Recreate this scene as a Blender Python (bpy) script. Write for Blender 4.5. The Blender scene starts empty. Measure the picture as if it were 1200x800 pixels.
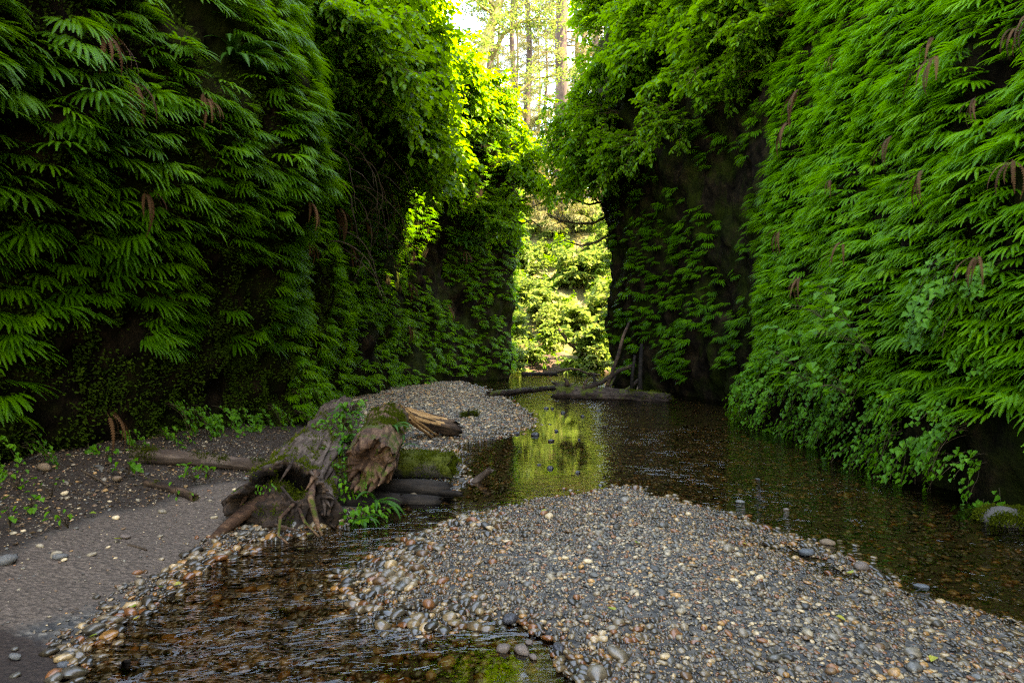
import bpy, math, random
import numpy as np
from mathutils import Vector, Matrix, Euler, noise as mnoise

rng = np.random.default_rng(11)
random.seed(11)
sc = bpy.context.scene
COL = sc.collection
CAMZ = 1.5
F = 800.0


# ------------------------------------------------------------------ helpers
def nz(p, s=1.0, o=0.0):
    return mnoise.noise(Vector((p[0] * s + o, p[1] * s + o * 1.7, p[2] * s - o)))


def fbm(p, s=1.0, o=0.0, n=3):
    v, a = 0.0, 1.0
    for k in range(n):
        v += a * nz(p, s * 2 ** k, o + 7.3 * k)
        a *= 0.5
    return v


def at(px, py, Y):
    """point seen at photo pixel (px,py) standing Y metres away"""
    return Vector(((px - 600) * Y / F, Y, CAMZ - (py - 400) * Y / F))


def flat(px, py, z=0.0):
    Y = (CAMZ - z) * F / (py - 400)
    return ((px - 600) * Y / F, Y)


def smooth01(a, b, x):
    t = np.clip((x - a) / (b - a), 0, 1)
    return t * t * (3 - 2 * t)


def mesh_obj(name, verts, faces, mat, parent=None, smooth=False, attrs=None, recalc=False):
    me = bpy.data.meshes.new(name)
    verts = np.asarray(verts, dtype=np.float32)
    if isinstance(faces, np.ndarray):
        n, k = faces.shape
        me.vertices.add(len(verts))
        me.vertices.foreach_set('co', verts.ravel())
        me.loops.add(n * k)
        me.loops.foreach_set('vertex_index', faces.astype(np.int32).ravel())
        me.polygons.add(n)
        me.polygons.foreach_set('loop_start', np.arange(0, n * k, k, dtype=np.int32))
        me.polygons.foreach_set('loop_total', np.full(n, k, dtype=np.int32))
        me.update(calc_edges=True)
        me.validate()
    else:
        me.from_pydata([tuple(map(float, v)) for v in verts], [], [tuple(f) for f in faces])
        me.update()
    if recalc:
        import bmesh
        bm = bmesh.new(); bm.from_mesh(me)
        bmesh.ops.recalc_face_normals(bm, faces=bm.faces)
        bm.to_mesh(me); bm.free()
    if mat is not None:
        me.materials.append(mat)
    if smooth:
        me.polygons.foreach_set('use_smooth', np.ones(len(me.polygons), dtype=bool))
    if attrs:
        for k, a in attrs.items():
            at_ = me.attributes.new(k, 'FLOAT', 'POINT')
            at_.data.foreach_set('value', np.asarray(a, dtype=np.float32))
    o = bpy.data.objects.new(name, me)
    COL.objects.link(o)
    if parent is not None:
        o.parent = parent
    return o


def tag(o, label, cat, group=None):
    o['label'] = label
    o['category'] = cat
    if group:
        o['group'] = group
    return o


def thing(name, label, cat, loc=(0, 0, 0), rot=(0, 0, 0), scale=1.0, group=None):
    o = bpy.data.objects.new(name, None)
    o.empty_display_size = 0.1
    COL.objects.link(o)
    o.location = loc
    o.rotation_euler = rot
    o.scale = (scale,) * 3
    return tag(o, label, cat, group)


def dup(root, label, group, loc, rot, scale=1.0):
    r = root.copy()
    COL.objects.link(r)
    r.location = loc
    r.rotation_euler = rot
    r.scale = (scale,) * 3 if not hasattr(scale, '__len__') else scale
    r['label'] = label
    r['group'] = group
    for ch in KIDS.get(root.name, []):
        c = ch.copy()
        COL.objects.link(c)
        c.parent = r
    return r


KIDS = {}


def kids(root, lst):
    KIDS[root.name] = lst
    return root


def structure(o):
    o['kind'] = 'structure'
    return o


# ------------------------------------------------------------------ materials
def new_mat(name):
    m = bpy.data.materials.new(name)
    m.use_nodes = True
    nt = m.node_tree
    nt.nodes.clear()
    out = nt.nodes.new('ShaderNodeOutputMaterial')
    return m, nt, out


def N(nt, typ, **kw):
    n = nt.nodes.new(typ)
    for k, v in kw.items():
        if k.startswith('i_'):
            key = k[2:]
            key = int(key) if key.isdigit() else key.replace('_', ' ')
            n.inputs[key].default_value = v
        else:
            setattr(n, k, v)
    return n


def ramp(nt, stops, interp='LINEAR'):
    r = nt.nodes.new('ShaderNodeValToRGB')
    r.color_ramp.interpolation = interp
    el = r.color_ramp.elements
    el[0].position, el[0].color = stops[0][0], (*stops[0][1], 1)
    el[1].position, el[1].color = stops[1][0], (*stops[1][1], 1)
    for p, c in stops[2:]:
        e = el.new(p)
        e.color = (*c, 1)
    return r


def leaf_mat(name, cols, trans=0.35, tcol=(0.12, 0.25, 0.01), rough=0.5, spec=0.25, island=True, hue=0.02):
    m, nt, out = new_mat(name)
    L = nt.links.new
    oi = N(nt, 'ShaderNodeObjectInfo')
    r = ramp(nt, [(i / (len(cols) - 1), c) for i, c in enumerate(cols)])
    if island:
        g = N(nt, 'ShaderNodeNewGeometry')
        ad = N(nt, 'ShaderNodeMath', operation='MULTIPLY_ADD', i_1=0.6)
        ml = N(nt, 'ShaderNodeMath', operation='MULTIPLY', i_1=0.4)
        L(oi.outputs['Random'], ml.inputs[0])
        L(g.outputs['Random Per Island'], ad.inputs[0])
        L(ml.outputs[0], ad.inputs[2])
        L(ad.outputs[0], r.inputs[0])
    else:
        tc = N(nt, 'ShaderNodeTexCoord')
        no = N(nt, 'ShaderNodeTexNoise', i_Scale=6.0, i_Detail=2.0)
        L(tc.outputs['Object'], no.inputs['Vector'])
        ad = N(nt, 'ShaderNodeMath', operation='MULTIPLY_ADD', i_1=0.6)
        sb = N(nt, 'ShaderNodeMath', operation='MULTIPLY_ADD', i_1=0.7, i_2=-0.2)
        L(no.outputs['Fac'], sb.inputs[0])
        L(oi.outputs['Random'], ad.inputs[0])
        L(sb.outputs[0], ad.inputs[2])
        L(ad.outputs[0], r.inputs[0])
    b = N(nt, 'ShaderNodeBsdfPrincipled')
    b.inputs['Roughness'].default_value = rough
    b.inputs['Specular IOR Level'].default_value = spec
    L(r.outputs[0], b.inputs['Base Color'])
    t = N(nt, 'ShaderNodeBsdfTranslucent')
    mx = N(nt, 'ShaderNodeMix', data_type='RGBA', blend_type='MIX')
    mx.inputs[0].default_value = 0.65
    L(r.outputs[0], mx.inputs[6])
    mx.inputs[7].default_value = (*tcol, 1)
    L(mx.outputs[2], t.inputs['Color'])
    s = N(nt, 'ShaderNodeMixShader')
    s.inputs[0].default_value = trans
    L(b.outputs[0], s.inputs[1])
    L(t.outputs[0], s.inputs[2])
    L(s.outputs[0], out.inputs[0])
    return m


def wood_mat(name, dark, mid, light, rough=0.85, spec=0.2, scale=1.0, stretch=(1, 1, 1), moss=0.0, bump=0.6, mosscol=(0.06, 0.065, 0.004)):
    """bark or wood: streaks along the object's own X axis unless stretched otherwise, with moss growing in patches"""
    m, nt, out = new_mat(name)
    L = nt.links.new
    tc = N(nt, 'ShaderNodeTexCoord')
    mp = N(nt, 'ShaderNodeMapping')
    mp.inputs['Scale'].default_value = stretch
    L(tc.outputs['Object'], mp.inputs[0])
    n1 = N(nt, 'ShaderNodeTexNoise', i_Scale=9.0 * scale, i_Detail=8.0, i_Roughness=0.65)
    L(mp.outputs[0], n1.inputs['Vector'])
    n2 = N(nt, 'ShaderNodeTexNoise', i_Scale=2.2 * scale, i_Detail=4.0)
    L(tc.outputs['Object'], n2.inputs['Vector'])
    ad = N(nt, 'ShaderNodeMath', operation='MULTIPLY_ADD', i_1=0.45)
    L(n2.outputs['Fac'], ad.inputs[0])
    ml = N(nt, 'ShaderNodeMath', operation='MULTIPLY', i_1=0.6)
    L(n1.outputs['Fac'], ml.inputs[0])
    L(ml.outputs[0], ad.inputs[2])
    r = ramp(nt, [(0.36, dark), (0.52, mid), (0.7, light)])
    L(ad.outputs[0], r.inputs[0])
    col = r.outputs[0]
    b = N(nt, 'ShaderNodeBsdfPrincipled')
    b.inputs['Roughness'].default_value = rough
    b.inputs['Specular IOR Level'].default_value = spec
    if moss > 0:
        n3 = N(nt, 'ShaderNodeTexNoise', i_Scale=3.3, i_Detail=5.0, i_Roughness=0.7)
        L(tc.outputs['Object'], n3.inputs['Vector'])
        g = N(nt, 'ShaderNodeNewGeometry')
        sx = N(nt, 'ShaderNodeSeparateXYZ')
        L(g.outputs['Normal'], sx.inputs[0])
        a2 = N(nt, 'ShaderNodeMath', operation='MULTIPLY_ADD', i_1=0.12)
        L(sx.outputs['Z'], a2.inputs[0])
        L(n3.outputs['Fac'], a2.inputs[2])
        r2 = ramp(nt, [(0.62 - moss * 0.2, (0, 0, 0)), (0.7 - moss * 0.2, (1, 1, 1))])
        L(a2.outputs[0], r2.inputs[0])
        mc = N(nt, 'ShaderNodeMix', data_type='RGBA')
        L(r2.outputs[0], mc.inputs[0])
        L(col, mc.inputs[6])
        mr = ramp(nt, [(0.3, tuple(c * 0.45 for c in mosscol)), (0.7, mosscol)])
        L(n1.outputs['Fac'], mr.inputs[0])
        L(mr.outputs[0], mc.inputs[7])
        col = mc.outputs[2]
    L(col, b.inputs['Base Color'])
    bp = N(nt, 'ShaderNodeBump', i_Strength=bump, i_Distance=0.03)
    L(ad.outputs[0], bp.inputs['Height'])
    L(bp.outputs[0], b.inputs['Normal'])
    L(b.outputs[0], out.inputs[0])
    return m


M = {}
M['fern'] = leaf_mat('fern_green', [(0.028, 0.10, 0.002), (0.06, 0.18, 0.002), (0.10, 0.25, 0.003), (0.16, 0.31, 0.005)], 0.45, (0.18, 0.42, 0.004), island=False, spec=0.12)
M['fern_shaded'] = leaf_mat('fern_shaded_green', [(0.020, 0.078, 0.002), (0.048, 0.15, 0.002), (0.105, 0.255, 0.004)], 0.38, (0.15, 0.33, 0.003), island=False, spec=0.12)  # darker copy of the fern green, canyon shade put into its colour
M['sword'] = leaf_mat('sword_fern_green', [(0.022, 0.075, 0.008), (0.035, 0.11, 0.012)], 0.25, (0.06, 0.18, 0.006), rough=0.55, spec=0.12, island=False)
M['dead'] = leaf_mat('withered_frond', [(0.03, 0.012, 0.005), (0.07, 0.03, 0.011), (0.13, 0.06, 0.024)], 0.2, (0.07, 0.03, 0.01), rough=0.8, spec=0.1, island=False)
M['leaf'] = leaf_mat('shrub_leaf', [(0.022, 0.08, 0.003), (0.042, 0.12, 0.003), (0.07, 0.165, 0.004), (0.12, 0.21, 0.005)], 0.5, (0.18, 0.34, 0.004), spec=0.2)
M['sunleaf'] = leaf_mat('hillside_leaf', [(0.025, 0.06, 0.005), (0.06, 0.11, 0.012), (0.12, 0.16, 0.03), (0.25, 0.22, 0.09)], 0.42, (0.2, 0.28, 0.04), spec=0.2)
M['creeper'] = leaf_mat('creeper_leaf', [(0.022, 0.09, 0.003), (0.05, 0.155, 0.004), (0.09, 0.22, 0.006)], 0.36, (0.14, 0.32, 0.005), rough=0.5, spec=0.14)
M['needle'] = leaf_mat('spruce_needles', [(0.025, 0.05, 0.012), (0.06, 0.08, 0.015), (0.12, 0.11, 0.03), (0.2, 0.15, 0.065)], 0.3, (0.25, 0.22, 0.06), spec=0.2)
M['moss'] = leaf_mat('moss_tufts', [(0.02, 0.028, 0.002), (0.05, 0.06, 0.003), (0.10, 0.11, 0.005)], 0.3, (0.10, 0.12, 0.006), rough=0.9, spec=0.05)
M['wallmoss'] = leaf_mat('wall_moss', [(0.012, 0.022, 0.003), (0.03, 0.055, 0.004), (0.06, 0.095, 0.005)], 0.3, (0.07, 0.13, 0.006), rough=0.9, spec=0.05)
M['stem'] = wood_mat('green_brown_stem', (0.02, 0.014, 0.006), (0.05, 0.032, 0.014), (0.09, 0.06, 0.03))
M['twig'] = wood_mat('bare_twig', (0.02, 0.012, 0.007), (0.05, 0.03, 0.017), (0.12, 0.08, 0.048), scale=2)
M['spruce_bark'] = wood_mat('spruce_bark', (0.018, 0.011, 0.009), (0.048, 0.031, 0.024), (0.10, 0.068, 0.053), scale=0.35, stretch=(3, 3, 0.5), bump=1.0)
M['alder_bark'] = wood_mat('alder_bark', (0.10, 0.075, 0.03), (0.20, 0.15, 0.06), (0.3, 0.24, 0.12), scale=0.6, moss=0.5, mosscol=(0.2, 0.19, 0.02))
M['log_top'] = wood_mat('weathered_log', (0.014, 0.008, 0.005), (0.054, 0.033, 0.022), (0.15, 0.10, 0.072), stretch=(0.45, 2.6, 2.6), moss=0.0, rough=0.75, spec=0.15, bump=0.7)
M['log_rot'] = wood_mat('rotten_wood', (0.006, 0.0035, 0.002), (0.026, 0.014, 0.008), (0.12, 0.065, 0.036), stretch=(0.5, 2.2, 2.2), bump=1.0)
M['log_red'] = wood_mat('broken_red_brown_wood', (0.012, 0.005, 0.003), (0.062, 0.028, 0.014), (0.22, 0.115, 0.06), stretch=(0.45, 2.8, 2.8), moss=0.05, bump=1.0)
M['log_orange'] = wood_mat('fresh_split_wood', (0.05, 0.02, 0.006), (0.24, 0.115, 0.04), (0.5, 0.28, 0.115), stretch=(0.35, 3.0, 3.0), bump=1.0)
M['log_dark'] = wood_mat('wet_dark_wood', (0.004, 0.003, 0.0025), (0.011, 0.008, 0.006), (0.03, 0.021, 0.015), stretch=(0.4, 2.5, 2.5), rough=0.8, spec=0.08)
M['log_mossy'] = wood_mat('mossy_log', (0.008, 0.006, 0.004), (0.025, 0.018, 0.012), (0.06, 0.045, 0.03), stretch=(0.5, 2.5, 2.5), moss=0.75)
M['log_far'] = wood_mat('fallen_trunk_bark', (0.006, 0.003, 0.002), (0.022, 0.012, 0.008), (0.075, 0.048, 0.034), stretch=(0.6, 2, 2), moss=0.25, bump=0.9)
M['hole'] = wood_mat('rotted_hollow', (0.004, 0.003, 0.002), (0.014, 0.008, 0.005), (0.045, 0.024, 0.013), bump=1.0)


def stone_mat():
    m, nt, out = new_mat('river_stone')
    L = nt.links.new
    oi = N(nt, 'ShaderNodeObjectInfo')
    r = ramp(nt, [(0.0, (0.035, 0.034, 0.035)), (0.10, (0.14, 0.13, 0.12)), (0.2, (0.07, 0.068, 0.068)), (0.3, (0.22, 0.195, 0.165)),
                  (0.40, (0.33, 0.2, 0.09)), (0.47, (0.12, 0.075, 0.045)), (0.56, (0.17, 0.15, 0.13)), (0.66, (0.05, 0.045, 0.04)),
                  (0.75, (0.26, 0.23, 0.19)), (0.82, (0.2, 0.095, 0.05)), (0.88, (0.45, 0.38, 0.29)), (0.94, (0.085, 0.088, 0.095))], 'CONSTANT')
    L(oi.outputs['Random'], r.inputs[0])
    tc = N(nt, 'ShaderNodeTexCoord')
    n1 = N(nt, 'ShaderNodeTexNoise', i_Scale=1.6, i_Detail=6.0, i_Roughness=0.7)
    av = N(nt, 'ShaderNodeVectorMath', operation='ADD')
    L(tc.outputs['Object'], av.inputs[0])
    L(oi.outputs['Random'], av.inputs[1])
    L(av.outputs[0], n1.inputs['Vector'])
    r1 = ramp(nt, [(0.3, (0.56, 0.47, 0.345)), (0.7, (1.75, 1.46, 1.06))])
    L(n1.outputs['Fac'], r1.inputs[0])
    mx = N(nt, 'ShaderNodeMix', data_type='RGBA', blend_type='MULTIPLY')
    mx.inputs[0].default_value = 1
    L(r.outputs[0], mx.inputs[6])
    L(r1.outputs[0], mx.inputs[7])
    # stones within reach of the water are wet: darker, glossier
    g = N(nt, 'ShaderNodeNewGeometry')
    sx = N(nt, 'ShaderNodeSeparateXYZ')
    L(g.outputs['Position'], sx.inputs[0])
    mr = N(nt, 'ShaderNodeMapRange')
    mr.inputs['From Min'].default_value = 0.02
    mr.inputs['From Max'].default_value = 0.075
    mr.inputs['To Min'].default_value = 1
    mr.inputs['To Max'].default_value = 0
    L(sx.outputs['Z'], mr.inputs[0])
    mw = N(nt, 'ShaderNodeMix', data_type='RGBA', blend_type='MULTIPLY')
    L(mr.outputs[0], mw.inputs[0])
    L(mx.outputs[2], mw.inputs[6])
    mw.inputs[7].default_value = (0.55, 0.45, 0.33, 1)
    b = N(nt, 'ShaderNodeBsdfPrincipled')
    L(mw.outputs[2], b.inputs['Base Color'])
    rr = N(nt, 'ShaderNodeMapRange')
    rr.inputs['To Min'].default_value = 0.6
    rr.inputs['To Max'].default_value = 0.22
    L(mr.outputs[0], rr.inputs[0])
    L(rr.outputs[0], b.inputs['Roughness'])
    L(b.outputs[0], out.inputs[0])
    return m


M['stone'] = stone_mat()


def ground_mat():
    m, nt, out = new_mat('canyon_floor')
    L = nt.links.new
    tc = N(nt, 'ShaderNodeTexCoord')
    ob = tc.outputs['Object']

    def attr(n):
        a = N(nt, 'ShaderNodeAttribute', attribute_name=n)
        return a.outputs['Fac']

    v = N(nt, 'ShaderNodeTexVoronoi', i_Scale=32.0)
    L(ob, v.inputs['Vector'])
    sxr = N(nt, 'ShaderNodeSeparateColor')
    L(v.outputs['Color'], sxr.inputs[0])
    gr = ramp(nt, [(0.0, (0.02, 0.018, 0.016)), (0.3, (0.06, 0.053, 0.046)), (0.55, (0.09, 0.073, 0.055)), (0.75, (0.04, 0.034, 0.03)), (0.9, (0.14, 0.115, 0.09))])
    L(sxr.outputs[0], gr.inputs[0])
    n1 = N(nt, 'ShaderNodeTexNoise', i_Scale=38.0, i_Detail=8.0, i_Roughness=0.7)
    L(ob, n1.inputs['Vector'])
    n2 = N(nt, 'ShaderNodeTexNoise', i_Scale=1.3, i_Detail=5.0)
    L(ob, n2.inputs['Vector'])
    pth = ramp(nt, [(0.3, (0.034, 0.023, 0.016)), (0.5, (0.088, 0.06, 0.042)), (0.72, (0.19, 0.132, 0.095))])
    L(n1.outputs['Fac'], pth.inputs[0])
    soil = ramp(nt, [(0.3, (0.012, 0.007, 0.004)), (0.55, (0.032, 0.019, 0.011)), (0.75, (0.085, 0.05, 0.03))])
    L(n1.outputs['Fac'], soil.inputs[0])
    mud = ramp(nt, [(0.3, (0.012, 0.007, 0.005)), (0.6, (0.04, 0.024, 0.016)), (0.75, (0.10, 0.066, 0.048))])
    L(n1.outputs['Fac'], mud.inputs[0])
    hil = ramp(nt, [(0.35, (0.05, 0.05, 0.012)), (0.6, (0.13, 0.1, 0.03)), (0.75, (0.22, 0.15, 0.07))])
    L(n2.outputs['Fac'], hil.inputs[0])
    red = ramp(nt, [(0.3, (0.028, 0.015, 0.009)), (0.7, (0.07, 0.04, 0.025))])
    L(n1.outputs['Fac'], red.inputs[0])
    bed = ramp(nt, [(0.3, (0.03, 0.022, 0.012)), (0.7, (0.10, 0.075, 0.04))])
    L(n1.outputs['Fac'], bed.inputs[0])
    cur = gr.outputs[0]
    for nm, c in (('bed', bed), ('path', pth), ('soil', soil), ('mud', mud), ('hill', hil), ('dirt', red)):
        x = N(nt, 'ShaderNodeMix', data_type='RGBA')
        ad = N(nt, 'ShaderNodeMath', operation='MULTIPLY_ADD', i_1=0.5, i_2=-0.25)
        L(n1.outputs['Fac'], ad.inputs[0])
        s = N(nt, 'ShaderNodeMath', operation='ADD', use_clamp=True)
        L(attr(nm), s.inputs[0])
        mm = N(nt, 'ShaderNodeMath', operation='MULTIPLY', use_clamp=True)
        L(ad.outputs[0], s.inputs[1])
        L(attr(nm), mm.inputs[0])
        sm = N(nt, 'ShaderNodeMapRange')
        sm.inputs['From Min'].default_value = 0.3
        sm.inputs['From Max'].default_value = 0.7
        L(s.outputs[0], sm.inputs[0])
        L(sm.outputs[0], x.inputs[0])
        L(cur, x.inputs[6])
        L(c.outputs[0], x.inputs[7])
        cur = x.outputs[2]
    b = N(nt, 'ShaderNodeBsdfPrincipled')
    b.inputs['Roughness'].default_value = 0.8
    b.inputs['Specular IOR Level'].default_value = 0.25
    L(cur, b.inputs['Base Color'])
    hh = N(nt, 'ShaderNodeMath', operation='MULTIPLY_ADD', i_1=0.5)
    L(n1.outputs['Fac'], hh.inputs[0])
    L(v.outputs['Distance'], hh.inputs[2])
    bp = N(nt, 'ShaderNodeBump', i_Strength=0.9, i_Distance=0.02)
    L(hh.outputs[0], bp.inputs['Height'])
    L(bp.outputs[0], b.inputs['Normal'])
    L(b.outputs[0], out.inputs[0])
    return m


def cliff_mat():
    m, nt, out = new_mat('canyon_cliff')
    L = nt.links.new
    tc = N(nt, 'ShaderNodeTexCoord')
    n1 = N(nt, 'ShaderNodeTexNoise', i_Scale=3.0, i_Detail=9.0, i_Roughness=0.7)
    L(tc.outputs['Object'], n1.inputs['Vector'])
    n2 = N(nt, 'ShaderNodeTexNoise', i_Scale=0.8, i_Detail=5.0, i_Roughness=0.65)
    L(tc.outputs['Object'], n2.inputs['Vector'])
    r = ramp(nt, [(0.35, (0.003, 0.002, 0.0015)), (0.5, (0.009, 0.006, 0.0035)), (0.68, (0.03, 0.018, 0.009))])
    L(n1.outputs['Fac'], r.inputs[0])
    ms = ramp(nt, [(0.3, (0.005, 0.007, 0.0015)), (0.7, (0.02, 0.025, 0.003))])
    L(n1.outputs['Fac'], ms.inputs[0])
    rm = ramp(nt, [(0.46, (0, 0, 0)), (0.6, (1, 1, 1))])
    L(n2.outputs['Fac'], rm.inputs[0])
    x = N(nt, 'ShaderNodeMix', data_type='RGBA')
    L(rm.outputs[0], x.inputs[0])
    L(r.outputs[0], x.inputs[6])
    L(ms.outputs[0], x.inputs[7])
    b = N(nt, 'ShaderNodeBsdfPrincipled')
    b.inputs['Roughness'].default_value = 0.9
    b.inputs['Specular IOR Level'].default_value = 0.02
    L(x.outputs[2], b.inputs['Base Color'])
    bp = N(nt, 'ShaderNodeBump', i_Strength=1.0, i_Distance=0.12)
    L(n1.outputs['Fac'], bp.inputs['Height'])
    L(bp.outputs[0], b.inputs['Normal'])
    L(b.outputs[0], out.inputs[0])
    return m


def water_mat():
    m, nt, out = new_mat('creek_water')
    L = nt.links.new
    tc = N(nt, 'ShaderNodeTexCoord')
    mp = N(nt, 'ShaderNodeMapping')
    mp.inputs['Scale'].default_value = (1.0, 2.3, 1)
    mp.inputs['Rotation'].default_value = (0, 0, math.radians(-18))
    L(tc.outputs['Object'], mp.inputs[0])
    n1 = N(nt, 'ShaderNodeTexNoise', i_Scale=3.2, i_Detail=3.0, i_Roughness=0.55, i_Distortion=0.6)
    L(mp.outputs[0], n1.inputs['Vector'])
    n2 = N(nt, 'ShaderNodeTexNoise', i_Scale=11.0, i_Detail=2.0)
    L(mp.outputs[0], n2.inputs['Vector'])
    a = N(nt, 'ShaderNodeAttribute', attribute_name='rough')
    ad = N(nt, 'ShaderNodeMath', operation='MULTIPLY_ADD', i_1=0.2)
    L(n2.outputs['Fac'], ad.inputs[0])
    L(n1.outputs['Fac'], ad.inputs[2])
    bp = N(nt, 'ShaderNodeBump', i_Distance=0.16)
    n3 = N(nt, 'ShaderNodeTexNoise', i_Scale=1.1, i_Detail=2.0)
    L(tc.outputs['Object'], n3.inputs['Vector'])
    mr = N(nt, 'ShaderNodeMapRange')
    mr.inputs['From Min'].default_value = 0.35
    mr.inputs['From Max'].default_value = 0.65
    mr.inputs['To Min'].default_value = 0.35
    mr.inputs['To Max'].default_value = 1.25
    L(n3.outputs['Fac'], mr.inputs[0])
    ms_ = N(nt, 'ShaderNodeMath', operation='MULTIPLY')
    L(a.outputs['Fac'], ms_.inputs[0])
    L(mr.outputs[0], ms_.inputs[1])
    L(ms_.outputs[0], bp.inputs['Strength'])
    L(ad.outputs[0], bp.inputs['Height'])
    fr = N(nt, 'ShaderNodeFresnel', i_IOR=1.42)
    L(bp.outputs[0], fr.inputs['Normal'])
    gl = N(nt, 'ShaderNodeBsdfAnisotropic')
    gl.inputs['Roughness'].default_value = 0.04
    L(bp.outputs[0], gl.inputs['Normal'])
    tr = N(nt, 'ShaderNodeBsdfTransparent')
    tr.inputs['Color'].default_value = (0.60, 0.50, 0.34, 1)
    mx = N(nt, 'ShaderNodeMixShader')
    L(fr.outputs[0], mx.inputs[0])
    L(tr.outputs[0], mx.inputs[1])
    L(gl.outputs[0], mx.inputs[2])
    L(mx.outputs[0], out.inputs[0])
    return m


# ------------------------------------------------------------------ ground heights
def poly(px):
    return np.array([flat(*p) for p in px])


BAR = np.vstack([poly([(432, 650), (500, 620), (570, 597), (620, 588), (655, 583), (735, 572), (790, 585), (860, 606), (930, 635), (1000, 668),
                       (1060, 692), (1130, 713), (1210, 738), (1330, 775)]),
                 [(3.2, 2.3), (2.0, 0.5), (0.7, 0.5), (0.42, 2.2)],
                 poly([(690, 812), (672, 780), (655, 755), (615, 738), (560, 730), (500, 722), (445, 706), (412, 680)])])
LEFT = np.vstack([[(-1.15, -6), (-1.3, 1.5)],
                  poly([(95, 810), (112, 776), (175, 738), (215, 700), (262, 655), (285, 636), (330, 630), (390, 624), (440, 604), (480, 590), (525, 582), (545, 562),
                        (528, 535), (538, 520), (590, 512), (625, 497), (618, 482), (590, 467), (562, 453), (540, 447)]),
                  [(-3.2, 27), (-12, 27), (-12, -6)]])
STRIP = poly([(765, 471), (800, 476), (850, 480), (900, 470), (830, 462), (770, 463)])


MUD = np.vstack([poly([(-200, 790), (0, 752), (60, 757), (100, 772), (104, 800)]), [(-1.2, 1.5), (-3.5, 1.5)]])


def sdf(poly_, X, Y):
    """signed distance, positive inside"""
    d = np.full(X.shape, 1e9)
    ins = np.zeros(X.shape, bool)
    n = len(poly_)
    for i in range(n):
        a, b = poly_[i], poly_[(i + 1) % n]
        e = b - a
        wx, wy = X - a[0], Y - a[1]
        t = np.clip((wx * e[0] + wy * e[1]) / (e @ e + 1e-12), 0, 1)
        d = np.minimum(d, np.hypot(wx - t * e[0], wy - t * e[1]))
        c = ((a[1] > Y) != (b[1] > Y)) & (X < (b[0] - a[0]) * (Y - a[1]) / (b[1] - a[1] + 1e-12) + a[0])
        ins ^= c
    return np.where(ins, d, -d)


def wob(X, Y, s, o):
    return (np.sin(X * s + 1.3 * np.sin(Y * s * 0.7 + o)) + np.sin(Y * s * 1.21 + 1.7 * np.sin(X * s * 0.8 - o)) + 0.6 * np.sin((X + Y) * s * 2.3 + o * 2)) / 2.6


CH = poly([(240, 790), (255, 730), (300, 675), (370, 645), (440, 622), (510, 598), (560, 580)])[::1]
CH = CH[np.argsort(CH[:, 1])]


def ground_z(X, Y):
    X = np.asarray(X, float); Y = np.asarray(Y, float)
    wx = X + 0.09 * wob(X, Y, 5, 0.4) + 0.05 * wob(X, Y, 13, 1.4); wy = Y + 0.12 * wob(X, Y, 4, 2.1) + 0.06 * wob(X, Y, 11, 4)
    db, dl, ds = sdf(BAR, wx, wy), sdf(LEFT, wx, wy), sdf(STRIP, wx, wy)
    d = np.maximum(db, dl)
    shallow = np.where((Y < 5.6) & (X < 0.6), 0.55, 1.0)
    rif = np.exp(-(((X - 2.3) / 0.9) ** 2 + ((Y - 8.7) / 1.4) ** 2))
    rif2 = np.exp(-(((X + 0.45) / 0.7) ** 2 + ((Y - 3.7) / 0.5) ** 2))
    wet = -0.15 * (1 - np.exp(-np.maximum(-d, 0) / np.where((X > 0.5) & (Y < 9), 1.1, 0.6))) * shallow * (1 - 0.55 * np.maximum(rif, 0.8 * rif2))
    wet = wet - 0.07 * np.exp(-(((X - 0.08) / 0.4) ** 2 + ((Y - 3.15) / 0.42) ** 2))
    wet = wet + 0.025 * wob(X, Y, 3.1, 5) * np.clip(-d * 2, 0, 1)
    dry = 0.04 * (1 - np.exp(-np.maximum(d, 0) / 0.8)) + np.where(dl > 0, 0.03, 0.008) * np.minimum(np.maximum(d, 0), 3)
    z = np.where(d > 0, dry, wet)
    cx_ = np.interp(Y, CH[:, 1], CH[:, 0])
    z = z - 0.11 * np.exp(-((X - cx_) / np.interp(Y, [3, 5, 6.5], [0.45, 0.30, 0.30])) ** 2) * smooth01(2.0, 3.4, Y) * (1 - smooth01(6.3, 7.0, Y))
    # the bank climbs to the foot of the shaded wall
    z = z + np.where(dl > 0, 0.27 * smooth01(2.1, 4.3, -X) * (1 - smooth01(8, 12, Y)) + 0.10 * smooth01(3.2, 4.4, -X), 0)
    z = z + 0.02 * np.abs(wob(X, Y, 17.0, 3)) * smooth01(-0.02, 0.1, sdf(MUD, X, Y)) + 0.012 * wob(X, Y, 9.0, 1) + 0.02 * wob(X, Y, 1.9, 3) * (d > 0.1)
    # the sunny hillside closing the view
    t = np.clip(Y - 32.5 - 0.03 * X, 0, None)
    hill = 13.5 * smooth01(0, 30, t) + 0.5 * smooth01(0, 2.5, t) + 0.05 * np.clip(t - 26, 0, 200)
    hill = hill + smooth01(1, 6, t) * (0.5 * wob(X, Y, 0.45, 2) + 0.25 * wob(X, Y, 1.3, 4))
    return z * (1 - smooth01(0, 3, t)) + hill


def gz(x, y):
    return float(ground_z(np.array([x]), np.array([y]))[0])


def hit(px, py):
    """where the line of sight through a pixel meets the ground"""
    d = Vector(((px - 600) / F, 1.0, -(py - 400) / F))
    ys = np.concatenate([np.arange(1.5, 14, 0.02), np.arange(14, 60, 0.1)])
    zs = CAMZ + d.z * ys
    g = ground_z(d.x * ys, ys)
    k = np.argmax(zs <= g)
    y = ys[k]
    return Vector((d.x * y, y, float(g[k])))


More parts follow.
